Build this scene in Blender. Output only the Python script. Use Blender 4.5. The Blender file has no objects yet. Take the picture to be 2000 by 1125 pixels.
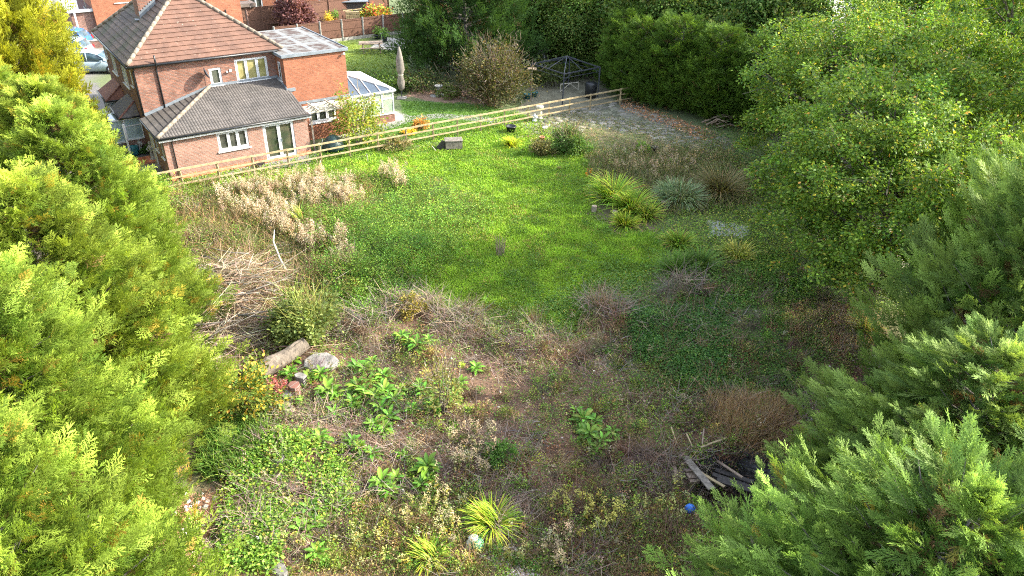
import bpy, math, random
import numpy as np
from math import sin, cos, radians, pi, atan2, sqrt
from mathutils import Matrix, Vector
random.seed(7)
rng = np.random.default_rng(11)
scn = bpy.context.scene
COL = scn.collection

# ------------------------------------------------------------------ camera, sky, sun
CH, TH, FP, RL = 15.49, radians(30.76), 1406.32, radians(1.36)
ct, st = cos(TH), sin(TH)
cam_d = bpy.data.cameras.new('camera')
cam = bpy.data.objects.new('camera', cam_d)
COL.objects.link(cam)
cam_d.sensor_width = 36.0
cam_d.lens = FP / 2000 * 36
cam_d.clip_end = 1500
_r, _u, _f = Vector((1, 0, 0)), Vector((0, st, ct)), Vector((0, ct, -st))
_x = _r * cos(RL) + _u * sin(RL)
_y = _u * cos(RL) - _r * sin(RL)
_z = -_f
cam.matrix_world = Matrix(((_x[0], _y[0], _z[0], 0), (_x[1], _y[1], _z[1], 0), (_x[2], _y[2], _z[2], CH), (0, 0, 0, 1)))
scn.camera = cam

SUN_EL, SUN_AZ = radians(31), radians(5)       # azimuth measured from +X (sun stands to the right, x grows to the right)
sdir = Vector((cos(SUN_EL) * cos(SUN_AZ), cos(SUN_EL) * sin(SUN_AZ), sin(SUN_EL)))
world = bpy.data.worlds.new('World')
scn.world = world
world.use_nodes = True
wn = world.node_tree
for n in list(wn.nodes):
    wn.nodes.remove(n)
wo = wn.nodes.new('ShaderNodeOutputWorld')
wb = wn.nodes.new('ShaderNodeBackground')
sk = wn.nodes.new('ShaderNodeTexSky')
sk.sky_type = 'NISHITA'
sk.sun_disc = False
sk.sun_elevation = SUN_EL
sk.sun_rotation = pi / 2 - SUN_AZ
sk.air_density = 1.0
sk.dust_density = 2.0
wb.inputs['Strength'].default_value = 0.15
hs_ = wn.nodes.new('ShaderNodeHueSaturation')
hs_.inputs['Saturation'].default_value = .55
wn.links.new(sk.outputs[0], hs_.inputs['Color'])
wn.links.new(hs_.outputs[0], wb.inputs[0])
wn.links.new(wb.outputs[0], wo.inputs[0])
sl = bpy.data.lights.new('sun', 'SUN')
sl.energy = 2.5
sl.angle = radians(0.5)
sl.color = (1.0, 0.92, 0.76)
sun = bpy.data.objects.new('sun', sl)
COL.objects.link(sun)
sun.rotation_euler = sdir.to_track_quat('Z', 'Y').to_euler()
sun.location = (60, 0, 60)
scn.view_settings.view_transform = 'Standard'
scn.view_settings.look = 'None'
scn.view_settings.exposure = 2.45
scn.view_settings.gamma = 1.0
scn.render.engine = 'CYCLES'
scn.cycles.max_bounces = 6
scn.cycles.diffuse_bounces = 4
scn.cycles.transmission_bounces = 4
scn.cycles.transparent_max_bounces = 4
scn.cycles.use_denoising = False
scn.cycles.filter_width = 1.1
try:
    scn.cycles.denoiser = 'OPENIMAGEDENOISE'
except Exception:
    pass

# ------------------------------------------------------------------ ground lookup (photo measurements -> metres on the ground)
def ray(px, py):
    x = (px - 1000) / FP
    y = (py - 562.5) / FP
    a = x * cos(RL) + y * sin(RL)
    b = x * sin(RL) - y * cos(RL)
    return a, ct + b * st, -st + b * ct

def G(px, py, z=0.0):
    a, b, c = ray(px, py)
    t = (z - CH) / c
    return (a * t, b * t, z)

def Gn(px, py):
    px = np.asarray(px, float); py = np.asarray(py, float)
    x = (px - 1000) / FP; y = (py - 562.5) / FP
    a = x * cos(RL) + y * sin(RL); b = x * sin(RL) - y * cos(RL)
    c = -st + b * ct
    t = -CH / c
    return a * t, (ct + b * st) * t

def pixn(X, Y, Z=0):
    dz = Z - CH
    dep = Y * ct - dz * st
    up = Y * st + dz * ct
    dep = np.maximum(dep, .5)
    x = FP * X / dep; y = -FP * up / dep
    return 1000 + x * cos(RL) - y * sin(RL), 562.5 + x * sin(RL) + y * cos(RL)

HX, HY, HA = -18.69, 36.53, radians(36.24)      # the plot's axes follow the house
def HW(u, v, z=0.0):
    return (HX + cos(HA) * u - sin(HA) * v, HY + sin(HA) * u + cos(HA) * v, z)
def toH(x, y):
    dx, dy = x - HX, y - HY
    return dx * cos(HA) + dy * sin(HA), -dx * sin(HA) + dy * cos(HA)

# ------------------------------------------------------------------ noise
def _hash(i, j, s):
    h = (i * 374761393 + j * 668265263 + s * 974634777) & 0xffffffff
    h = ((h ^ (h >> 13)) * 1274126177) & 0xffffffff
    return ((h ^ (h >> 16)) & 0xffff) / 65535.0

def vn(x, y, sc, seed=0, octv=3):
    x = np.asarray(x, float); y = np.asarray(y, float)
    out = np.zeros(np.broadcast(x, y).shape); amp = 1; tot = 0
    for o in range(octv):
        fx, fy = x / sc * 2 ** o + 100, y / sc * 2 ** o + 100
        ix, iy = np.floor(fx).astype(np.int64), np.floor(fy).astype(np.int64)
        tx, ty = fx - ix, fy - iy
        tx = tx * tx * (3 - 2 * tx); ty = ty * ty * (3 - 2 * ty)
        s = seed * 7 + o
        a = _hash(ix, iy, s); b = _hash(ix + 1, iy, s); c = _hash(ix, iy + 1, s); d = _hash(ix + 1, iy + 1, s)
        out += amp * ((a * (1 - tx) + b * tx) * (1 - ty) + (c * (1 - tx) + d * tx) * ty)
        tot += amp; amp *= .5
    return out / tot

def inpoly(px, py, poly):
    px = np.asarray(px, float); py = np.asarray(py, float)
    ins = np.zeros(px.shape, bool)
    n = len(poly)
    for i in range(n):
        x1, y1 = poly[i]; x2, y2 = poly[(i + 1) % n]
        if y1 == y2: continue
        cnd = ((y1 > py) != (y2 > py)) & (px < (x2 - x1) * (py - y1) / (y2 - y1) + x1)
        ins ^= cnd
    return ins

# ------------------------------------------------------------------ materials
MATS = {}
def nt(name):
    m = bpy.data.materials.new(name); m.use_nodes = True
    t = m.node_tree
    for n in list(t.nodes): t.nodes.remove(n)
    o = t.nodes.new('ShaderNodeOutputMaterial')
    return m, t, o

def N(t, typ, **kw):
    n = t.nodes.new(typ)
    for k, v in kw.items():
        if k.startswith('i_'):
            key = k[2:]
            n.inputs[int(key) if key.isdigit() else key.replace('_', ' ')].default_value = v
        else: setattr(n, k, v)
    return n

def mixc(t, fac, a, b, mode='MIX'):
    m = t.nodes.new('ShaderNodeMix'); m.data_type = 'RGBA'; m.blend_type = mode
    for sock, val in ((m.inputs[0], fac), (m.inputs[6], a), (m.inputs[7], b)):
        if hasattr(val, 'links') or hasattr(val, 'is_linked'): t.links.new(val, sock)
        elif isinstance(val, (int, float)): sock.default_value = val
        else: sock.default_value = (*val, 1) if len(val) == 3 else val
    return m.outputs[2]

def ramp(t, fac, stops):
    r = t.nodes.new('ShaderNodeValToRGB')
    e = r.color_ramp.elements
    while len(e) < len(stops): e.new(.5)
    for i, (p, c) in enumerate(stops):
        e[i].position = p; e[i].color = (*c, 1) if len(c) == 3 else c
    t.links.new(fac, r.inputs[0])
    return r.outputs[0]

def leafmat(name, transl=.35, rough=.55, spec=.25, gain=(1.5, 1.4, 1.2)):
    m, t, o = nt(name)
    a = N(t, 'ShaderNodeAttribute', attribute_name='Col')
    geo = N(t, 'ShaderNodeNewGeometry')
    d = N(t, 'ShaderNodeBsdfPrincipled', i_Roughness=rough)
    d.inputs['Specular IOR Level'].default_value = spec
    tr = N(t, 'ShaderNodeBsdfTranslucent')
    base = mixc(t, 1.0, a.outputs[0], (*gain, 1), 'MULTIPLY')
    t.links.new(base, d.inputs['Base Color'])
    tc = mixc(t, 1.0, base, (1.25, 1.2, .6), 'MULTIPLY')
    t.links.new(tc, tr.inputs[0])
    mx = N(t, 'ShaderNodeMixShader', i_0=transl)
    t.links.new(d.outputs[0], mx.inputs[1]); t.links.new(tr.outputs[0], mx.inputs[2])
    t.links.new(mx.outputs[0], o.inputs[0])
    return m

def attrmat(name, rough=.9, noise=0, scale=8, bump=0):
    m, t, o = nt(name)
    a = N(t, 'ShaderNodeAttribute', attribute_name='Col')
    d = N(t, 'ShaderNodeBsdfPrincipled', i_Roughness=rough)
    col = a.outputs[0]
    if noise:
        tc = N(t, 'ShaderNodeTexCoord')
        n1 = N(t, 'ShaderNodeTexNoise', i_Scale=scale, i_Detail=8.0, i_Roughness=.7)
        t.links.new(tc.outputs['Object'], n1.inputs[0])
        f = ramp(t, n1.outputs[0], [(.3, (1 - noise,) * 3), (.7, (1 + noise,) * 3)])
        col = mixc(t, 1.0, col, f, 'MULTIPLY')
        if bump:
            b = N(t, 'ShaderNodeBump', i_Strength=bump, i_Distance=.03)
            t.links.new(n1.outputs[0], b.inputs['Height']); t.links.new(b.outputs[0], d.inputs['Normal'])
    t.links.new(col, d.inputs['Base Color']); t.links.new(d.outputs[0], o.inputs[0])
    return m

def plain(name, col, rough=.6, var=.15, scale=6, metal=0, spec=.5, stretch=None, bump=0, col2=None):
    m, t, o = nt(name)
    d = N(t, 'ShaderNodeBsdfPrincipled', i_Roughness=rough, i_Metallic=metal)
    d.inputs['Specular IOR Level'].default_value = spec
    tc = N(t, 'ShaderNodeTexCoord')
    src = tc.outputs['Object']
    if stretch:
        mp = N(t, 'ShaderNodeMapping'); mp.inputs['Scale'].default_value = stretch
        t.links.new(src, mp.inputs[0]); src = mp.outputs[0]
    n1 = N(t, 'ShaderNodeTexNoise', i_Scale=scale, i_Detail=6.0, i_Roughness=.65)
    t.links.new(src, n1.inputs[0])
    c2 = col2 or tuple(max(0, x * (1 - var * 1.6)) for x in col)
    c1 = tuple(min(1, x * (1 + var)) for x in col)
    cc = ramp(t, n1.outputs[0], [(.33, c2), (.67, c1)])
    t.links.new(cc, d.inputs['Base Color'])
    if bump:
        b = N(t, 'ShaderNodeBump', i_Strength=bump, i_Distance=.02)
        t.links.new(n1.outputs[0], b.inputs['Height']); t.links.new(b.outputs[0], d.inputs['Normal'])
    t.links.new(d.outputs[0], o.inputs[0])
    return m

def brickmat(name, c1, c2, mortar, mort=.012, blotch=(1.25, .75), pale=.12):
    m, t, o = nt(name)
    tc = N(t, 'ShaderNodeTexCoord')
    sp = N(t, 'ShaderNodeSeparateXYZ'); t.links.new(tc.outputs['Object'], sp.inputs[0])
    sn = N(t, 'ShaderNodeSeparateXYZ'); t.links.new(tc.outputs['Normal'], sn.inputs[0])
    ab = N(t, 'ShaderNodeMath', operation='ABSOLUTE'); t.links.new(sn.outputs[0], ab.inputs[0])
    gt = N(t, 'ShaderNodeMath', operation='GREATER_THAN', i_1=.5); t.links.new(ab.outputs[0], gt.inputs[0])
    mf = N(t, 'ShaderNodeMix'); t.links.new(gt.outputs[0], mf.inputs[0]); t.links.new(sp.outputs[0], mf.inputs[2]); t.links.new(sp.outputs[1], mf.inputs[3])
    cb = N(t, 'ShaderNodeCombineXYZ'); t.links.new(mf.outputs[0], cb.inputs[0]); t.links.new(sp.outputs[2], cb.inputs[1])
    br = N(t, 'ShaderNodeTexBrick', i_Scale=1.0)
    br.inputs['Mortar Size'].default_value = mort
    br.inputs['Brick Width'].default_value = .225; br.inputs['Row Height'].default_value = .075
    br.inputs['Bias'].default_value = -.1
    br.inputs['Color1'].default_value = (*c1, 1); br.inputs['Color2'].default_value = (*c2, 1); br.inputs['Mortar'].default_value = (*mortar, 1)
    t.links.new(cb.outputs[0], br.inputs[0])
    n1 = N(t, 'ShaderNodeTexNoise', i_Scale=1.6, i_Detail=5.0)
    t.links.new(tc.outputs['Object'], n1.inputs[0])
    f = ramp(t, n1.outputs[0], [(.3, (blotch[1],) * 3), (.7, (blotch[0],) * 3)])
    col = mixc(t, 1.0, br.outputs[0], f, 'MULTIPLY')
    mp = N(t, 'ShaderNodeMapping'); mp.inputs['Scale'].default_value = (2.2, 9, 1); t.links.new(cb.outputs[0], mp.inputs[0])
    n2 = N(t, 'ShaderNodeTexNoise', i_Scale=1.7, i_Detail=3.0); t.links.new(mp.outputs[0], n2.inputs[0])
    pf = ramp(t, n2.outputs[0], [(.58, (0, 0, 0)), (.68, (pale * 6,) * 3)])
    col = mixc(t, pf, col, tuple(min(1, x * 1.5 + .05) for x in c1))
    pf2 = ramp(t, n2.outputs[0], [(.3, (.5,) * 3), (.42, (0, 0, 0))])
    col = mixc(t, pf2, col, tuple(x * .45 for x in c2))
    d = N(t, 'ShaderNodeBsdfPrincipled', i_Roughness=.9)
    d.inputs['Specular IOR Level'].default_value = .2
    b = N(t, 'ShaderNodeBump', i_Strength=.5, i_Distance=.01)
    t.links.new(br.outputs[1], b.inputs['Height']); b.invert = True; t.links.new(b.outputs[0], d.inputs['Normal'])
    t.links.new(col, d.inputs['Base Color']); t.links.new(d.outputs[0], o.inputs[0])
    return m

def tilemat(name, c1, c2, lichen=(.45, .43, .36), lich=.62, moss=None):
    m, t, o = nt(name)
    tc = N(t, 'ShaderNodeTexCoord')
    n1 = N(t, 'ShaderNodeTexNoise', i_Scale=1.1, i_Detail=6.0); t.links.new(tc.outputs['Object'], n1.inputs[0])
    col = ramp(t, n1.outputs[0], [(.35, c2), (.65, c1)])
    v = N(t, 'ShaderNodeTexVoronoi', i_Scale=3.3); t.links.new(tc.outputs['Object'], v.inputs[0])
    sx = N(t, 'ShaderNodeSeparateColor'); t.links.new(v.outputs[1], sx.inputs[0])
    vf = ramp(t, sx.outputs[0], [(0, (.86, .86, .86)), (1, (1.1, 1.1, 1.1))])
    col = mixc(t, 1.0, col, vf, 'MULTIPLY')
    n2 = N(t, 'ShaderNodeTexNoise', i_Scale=7.0, i_Detail=4.0); t.links.new(tc.outputs['Object'], n2.inputs[0])
    lf = ramp(t, n2.outputs[0], [(lich, (0, 0, 0)), (lich + .05, (.8,) * 3)])
    col = mixc(t, lf, col, lichen)
    if moss:
        n3 = N(t, 'ShaderNodeTexNoise', i_Scale=.7, i_Detail=7.0); t.links.new(tc.outputs['Object'], n3.inputs[0])
        mf = ramp(t, n3.outputs[0], [(.48, (0, 0, 0)), (.6, (.8,) * 3)])
        col = mixc(t, mf, col, moss)
    d = N(t, 'ShaderNodeBsdfPrincipled', i_Roughness=.85); d.inputs['Specular IOR Level'].default_value = .3
    t.links.new(col, d.inputs['Base Color']); t.links.new(d.outputs[0], o.inputs[0])
    return m

M = {}
M['leaf'] = leafmat('foliage_leaf')
M['conifer'] = leafmat('conifer_foliage', .3, .6, .15)
M['grass'] = leafmat('grass_blades', .3, .6, .2)
M['comfrey'] = leafmat('broad_leaf', .25, .5, .35, (1.25, 1.2, 1))
M['dry'] = leafmat('dry_plant', .2, .9, .05, (1, 1, 1))
M['ground'] = attrmat('earth_and_turf', .95, .28, 9, .6)
M['bark'] = plain('bark', (.16, .13, .10), .9, .35, 9, stretch=(1, 1, .25), bump=.6)
M['greybark'] = plain('grey_bark', (0.180, 0.162, 0.138), .9, .3, 8, stretch=(0.600, 0.600, 0.180), bump=.5)
M['brick_main'] = brickmat('weathered_brick', (.245, .107, .07), (.16, .076, .056), (.18, .145, .125), .012, (1.25, .7), .12)
M['brick_ext'] = brickmat('pale_brick', (.29, .15, .11), (.215, .108, .08), (.28, .23, .195), .012, (1.12, .85), .08)
M['brick_new'] = brickmat('orange_brick', (.295, .108, .058), (.225, .082, .046), (.22, .13, .09), .010, (1.15, .85), .06)
M['brick_dark'] = brickmat('dark_brick', (.22, .10, .075), (.15, .075, .06), (.22, .19, .17), .012)
M['brick_plinth'] = brickmat('red_plinth_brick', (0.435, 0.143, 0.064), (0.375, 0.120, 0.060), (.5, .3, .22), .010)
M['tile_pink'] = tilemat('pinkish_roof_tile', (.155, .086, .062), (.115, .066, .05), (.24, .21, .17), .66)  # pinkish brown tile of the front slope, its own colour
_x0 = ((0.272, 0.146, 0.105), (0.224, 0.116, 0.082), (.50, .46, .38), .665)
M['tile_dark'] = tilemat('mossy_roof_tile', (0.160, 0.120, 0.100), (0.088, 0.072, 0.064), (0.264, 0.240, 0.192), .63, (0.080, 0.080, 0.052))
M['tile_grey'] = tilemat('grey_brown_pantile', (.112, .10, .092), (.082, .075, .07), (.18, .172, .155), .66)
M['tile_bay'] = tilemat('dark_bay_tile', (.14, .125, .12), (.09, .085, .085), (.2, .2, .18), .7)
M['tile_brown'] = tilemat('brown_bay_tile', (.25, .12, .09), (.19, .09, .07), (.3, .25, .2), .7)
M['ridge'] = plain('mortared_ridge', (.21, .175, .135), .9, .3, 9)
M['upvc'] = plain('white_upvc', (.60, .61, .62), .35, .05, 3)
M['black'] = plain('black_plastic', (.02, .022, .025), .4, .3, 4)
M['lead'] = plain('lead_flashing', (.16, .185, .21), .5, .15, 3)
M['render_'] = plain('pale_concrete', (0.345, 0.330, 0.300), .9, .2, 5, bump=.2)
M['concrete'] = plain('stained_concrete', (0.252, 0.238, 0.217), .95, .35, 4, bump=.4)
M['paving'] = plain('dark_slab_paving', (.17, .165, .16), .9, .25, 2)
M['stone'] = plain('rough_stone', (0.315, 0.255, 0.195), .9, .3, 5, bump=.5)
M['felt'] = None
M['newwood'] = plain('new_softwood', (.36, .28, .155), .75, .3, 3)
M['oldwood'] = plain('weathered_wood', (.28, .21, .155), .85, .3, 7, bump=.3)
M['greywood'] = plain('grey_weathered_wood', (.20, .175, .145), .9, .35, 7, bump=.3)
M['fencewood'] = plain('brown_fence_board', (.13, .062, .04), .85, .35, 9, stretch=(6, 6, .6))
M['charwood'] = plain('charred_timber', (.045, .038, .034), .8, .6, 9, bump=.4, col2=(.02, .018, .017))
M['tan_fabric'] = plain('grey_beige_fabric', (.19, .17, .145), .95, .25, 3)
M['terracotta'] = plain('terracotta', (.50, .20, .11), .8, .2, 6)
M['teal'] = plain('teal_glaze', (.03, .16, .18), .25, .2, 4)
M['statue'] = plain('cast_stone', (0.345, 0.338, 0.315), .9, .2, 12, bump=.3)
M['darkgreen'] = plain('dark_green_cover', (.02, .05, .045), .5, .3, 4)
M['gazebo'] = plain('dark_metal', (.035, .04, .055), .5, .2, 4)
M['cream'] = plain('cream_paint', (0.496, 0.464, 0.376), .7, .15, 6)
M['asphalt'] = plain('asphalt', (.085, .083, .085), .95, .2, 3, bump=.2)
M['tyre'] = plain('tyre_rubber', (.02, .02, .02), .8, .2, 5)
M['rim'] = plain('alloy_rim', (.45, .46, .48), .3, .1, 5, metal=.8)
M['red_light'] = plain('red_lens', (.5, .015, .02), .2, .1, 5)
M['blueplastic'] = plain('blue_plastic', (.015, .16, .62), .35, .1, 3)
M['whitebag'] = plain('white_bag', (.68, .70, .66), .6, .1, 5)
M['greenbag'] = plain('green_bag', (.10, .32, .20), .6, .1, 5)
M['charcoal'] = plain('charcoal_and_ash', (.05, .05, .055), .95, .6, 7, bump=.5, col2=(.015, .014, .014))

def glassmat(name, c1, c2, scale=1.2):
    m, t, o = nt(name)
    tc = N(t, 'ShaderNodeTexCoord')
    n1 = N(t, 'ShaderNodeTexNoise', i_Scale=scale, i_Detail=3.0); t.links.new(tc.outputs['Object'], n1.inputs[0])
    c = ramp(t, n1.outputs[0], [(.4, c1), (.6, c2)])
    d = N(t, 'ShaderNodeBsdfPrincipled', i_Roughness=.05); d.inputs['Specular IOR Level'].default_value = .8
    t.links.new(c, d.inputs['Base Color']); t.links.new(d.outputs[0], o.inputs[0])
    return m
M['glass'] = glassmat('window_glass', (.03, .035, .03), (.08, .085, .07))
M['glass_door'] = glassmat('door_glass', (.035, .045, .03), (.10, .09, .06), .9)
M['glass_curtain'] = glassmat('curtained_glass', (.20, .17, .07), (.30, .27, .13), 2)
M['glass_blind'] = glassmat('blind_glass', (.22, .30, .22), (.32, .38, .28), 2)
M['glass_bay'] = glassmat('bay_glass', (.20, .28, .30), (.32, .40, .40), 1.5)
M['glass_roof'] = glassmat('roof_glazing', (.05, .07, .095), (.075, .10, .13), .6)
M['car_glass'] = glassmat('car_glass', (.03, .06, .08), (.08, .13, .16), .8)

def paint(name, col):
    m, t, o = nt(name)
    d = N(t, 'ShaderNodeBsdfPrincipled', i_Roughness=.3)
    d.inputs['Base Color'].default_value = (*col, 1)
    d.inputs['Coat Weight'].default_value = .6; d.inputs['Coat Roughness'].default_value = .08
    t.links.new(d.outputs[0], o.inputs[0])
    return m

def feltmat():
    m, t, o = nt('flat_roof_felt')
    tc = N(t, 'ShaderNodeTexCoord')
    n1 = N(t, 'ShaderNodeTexNoise', i_Scale=2.2, i_Detail=6.0); t.links.new(tc.outputs['Object'], n1.inputs[0])
    br = N(t, 'ShaderNodeTexBrick', i_Scale=1.0); br.offset = 0
    br.inputs['Mortar Size'].default_value = .16; br.inputs['Mortar Smooth'].default_value = .3
    br.inputs['Brick Width'].default_value = 1.25; br.inputs['Row Height'].default_value = 2.1
    n3 = N(t, 'ShaderNodeTexNoise', i_Scale=1.5); t.links.new(tc.outputs['Object'], n3.inputs[0])
    vm = N(t, 'ShaderNodeMix'); vm.data_type = 'RGBA'; vm.inputs[0].default_value = .12
    t.links.new(tc.outputs['Object'], vm.inputs[6]); t.links.new(n3.outputs[1], vm.inputs[7])
    t.links.new(vm.outputs[2], br.inputs[0])
    dirty = ramp(t, n1.outputs[0], [(.42, (.06, .038, .032)), (.56, (.14, .14, .135))])
    clean = ramp(t, n1.outputs[0], [(.35, (.14, .15, .155)), (.65, (.20, .205, .21))])
    c = mixc(t, br.outputs[1], dirty, clean)
    d = N(t, 'ShaderNodeBsdfPrincipled', i_Roughness=.9)
    t.links.new(c, d.inputs['Base Color']); t.links.new(d.outputs[0], o.inputs[0])
    return m
M['felt'] = feltmat()

# ------------------------------------------------------------------ mesh and object helpers
def tag(o, label=None, cat=None, group=None, kind=None):
    if label: o['label'] = label
    if cat: o['category'] = cat
    if group: o['group'] = group
    if kind: o['kind'] = kind
    return o

def empty(name, loc=(0, 0, 0), rz=0.0):
    o = bpy.data.objects.new(name, None)
    o.location = loc; o.rotation_euler = (0, 0, rz)
    o.empty_display_size = .3
    COL.objects.link(o)
    return o

def npmesh(name, V, F, mat, col=None, parent=None, smooth=False):
    """V (n,3); F (m,3) or (m,4) int array; col (n,3)"""
    me = bpy.data.meshes.new(name)
    V = np.ascontiguousarray(V, np.float32); F = np.ascontiguousarray(F, np.int32)
    k = F.shape[1]
    me.vertices.add(len(V)); me.vertices.foreach_set('co', V.ravel())
    me.loops.add(F.size); me.loops.foreach_set('vertex_index', F.ravel())
    me.polygons.add(len(F))
    me.polygons.foreach_set('loop_start', np.arange(0, F.size, k, dtype=np.int32))
    if smooth: me.polygons.foreach_set('use_smooth', np.ones(len(F), bool))
    me.update(calc_edges=True)
    if col is not None:
        a = me.color_attributes.new('Col', 'FLOAT_COLOR', 'POINT')
        c4 = np.ones((len(V), 4), np.float32); c4[:, :3] = np.clip(col, 0, 1)
        a.data.foreach_set('color', c4.ravel())
    me.materials.append(mat)
    o = bpy.data.objects.new(name, me)
    COL.objects.link(o)
    if parent: o.parent = parent
    return o

class MB:
    def __init__(s): s.v = []; s.f = []
    def add(s, vs, fs):
        b = len(s.v); s.v += [tuple(map(float, x)) for x in vs]; s.f += [[i + b for i in f] for f in fs]
    def box(s, x0, x1, y0, y1, z0, z1):
        s.add([(x0, y0, z0), (x1, y0, z0), (x1, y1, z0), (x0, y1, z0), (x0, y0, z1), (x1, y0, z1), (x1, y1, z1), (x0, y1, z1)],
              [(0, 3, 2, 1), (4, 5, 6, 7), (0, 1, 5, 4), (1, 2, 6, 5), (2, 3, 7, 6), (3, 0, 4, 7)])
    def bar(s, p, q, w, h=None, up=(0, 0, 1), w2=None):
        p = Vector(p); q = Vector(q); d = (q - p).normalized(); up = Vector(up)
        if abs(d.dot(up)) > .95: up = Vector((0, 1, 0))
        a = d.cross(up).normalized(); b = a.cross(d); h = h or w; w2 = w2 or w; h2 = h * w2 / w
        vs = []
        for c, ww, hh in ((p, w, h), (q, w2, h2)):
            for i, j in ((-1, -1), (1, -1), (1, 1), (-1, 1)): vs.append(c + a * (i * ww / 2) + b * (j * hh / 2))
        s.add(vs, [(0, 1, 2, 3), (7, 6, 5, 4), (0, 4, 5, 1), (1, 5, 6, 2), (2, 6, 7, 3), (3, 7, 4, 0)])
    def tube(s, pts, rad, n=8, cap=True):
        pts = [Vector(p) for p in pts]
        if not hasattr(rad, '__len__'): rad = [rad] * len(pts)
        b = len(s.v)
        for i, p in enumerate(pts):
            d = (pts[min(i + 1, len(pts) - 1)] - pts[max(i - 1, 0)]).normalized()
            up = Vector((0, 0, 1)) if abs(d.z) < .9 else Vector((1, 0, 0))
            a = d.cross(up).normalized(); c = a.cross(d)
            for k in range(n):
                t = 2 * pi * k / n
                s.v.append(tuple(p + (a * cos(t) + c * sin(t)) * rad[i]))
        for i in range(len(pts) - 1):
            for k in range(n):
                s.f.append([b + i * n + k, b + i * n + (k + 1) % n, b + (i + 1) * n + (k + 1) % n, b + (i + 1) * n + k])
        if cap:
            s.f.append([b + k for k in range(n)][::-1]); s.f.append([b + (len(pts) - 1) * n + k for k in range(n)])
    def lathe(s, prof, c=(0, 0, 0), n=16, wob=0):
        b = len(s.v)
        for r, z in prof:
            for k in range(n):
                t = 2 * pi * k / n; rr = r * (1 + wob * sin(k * 2.9 + z * 5) * (1 if k % 2 else -1))
                s.v.append((c[0] + rr * cos(t), c[1] + rr * sin(t), c[2] + z))
        for i in range(len(prof) - 1):
            for k in range(n):
                s.f.append([b + i * n + k, b + i * n + (k + 1) % n, b + (i + 1) * n + (k + 1) % n, b + (i + 1) * n + k])
        s.f.append([b + k for k in range(n)][::-1]); s.f.append([b + (len(prof) - 1) * n + k for k in range(n)])
    def poly(s, pts, th=None, nrm=None):
        """flat polygon with thickness th along -nrm"""
        n = len(pts); pts = [Vector(p) for p in pts]
        if nrm is None: nrm = (pts[1] - pts[0]).cross(pts[2] - pts[0]).normalized()
        nrm = Vector(nrm)
        lo = [p - nrm * (th or .02) for p in pts]
        s.add(pts + lo, [list(range(n)), list(range(2 * n - 1, n - 1, -1))] + [[i, i + n, (i + 1) % n + n, (i + 1) % n] for i in range(n)])
    def build(s, name, mat, parent=None, smooth=False):
        me = bpy.data.meshes.new(name); me.from_pydata(s.v, [], s.f); me.materials.append(mat)
        if smooth:
            for p in me.polygons: p.use_smooth = True
        me.update()
        o = bpy.data.objects.new(name, me); COL.objects.link(o)
        if parent: o.parent = parent
        return o

def copy_tree(o, parent=None):
    c = o.copy(); COL.objects.link(c); c.parent = parent
    for ch in list(o.children): copy_tree(ch, c)
    return c

def rotz(a):
    return np.stack([np.stack([np.cos(a), -np.sin(a), 0 * a], -1), np.stack([np.sin(a), np.cos(a), 0 * a], -1), np.stack([0 * a, 0 * a, 1 + 0 * a], -1)], -2)

def nrmz(v): return v / np.maximum(np.linalg.norm(v, axis=-1, keepdims=True), 1e-9)

def frames(d, roll=None):
    """orthonormal frames (n,3,3) columns = (dir, side, up)"""
    d = nrmz(d)
    up = np.zeros_like(d); up[:, 2] = 1
    bad = np.abs(d[:, 2]) > .97
    up[bad] = (1, 0, 0)
    s_ = nrmz(np.cross(up, d)); n_ = np.cross(d, s_)
    if roll is not None:
        cr, sr = np.cos(roll)[:, None], np.sin(roll)[:, None]
        s_, n_ = s_ * cr + n_ * sr, n_ * cr - s_ * sr
    return np.stack([d, s_, n_], -1)

def scatter(tv, tf, P, Rm, S, C, tcol=None):
    """instances template (tv,tf) at P with frame Rm, scale S, colour C (n,3) [* tcol per template vertex]"""
    n = len(P); k = len(tv)
    S = np.asarray(S, float)
    if S.ndim == 1: S = S[:, None]
    V = np.einsum('nij,nkj->nki', Rm, tv[None] * S[:, None, :]) + P[:, None, :]
    F = (tf[None] + (np.arange(n) * k)[:, None, None]).reshape(-1, tf.shape[1])
    Cc = np.repeat(C[:, None, :], k, 1)
    if tcol is not None: Cc = Cc * tcol[None, :, :] if tcol.ndim == 2 else Cc * tcol[None, :, None]
    return V.reshape(-1, 3), F, Cc.reshape(-1, 3)

def merge(parts):
    Vs, Fs, Cs = [], [], []; b = 0
    for V, F, C in parts:
        Vs.append(V); Fs.append(F + b); Cs.append(C); b += len(V)
    return np.concatenate(Vs), np.concatenate(Fs), np.concatenate(Cs)

def jitcol(base, n, v=.25, h=.12):
    base = np.asarray(base, float)
    c = np.repeat(base[None], n, 0) if base.ndim == 1 else base.copy()
    c = c * np.exp(rng.normal(0, v, (n, 1))) * np.exp(rng.normal(0, h, (n, 3)) * np.array([1, .4, 1]))
    return c

def pick(cols, w, n):
    i = rng.choice(len(cols), n, p=np.array(w) / sum(w))
    return np.asarray(cols, float)[i]
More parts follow.
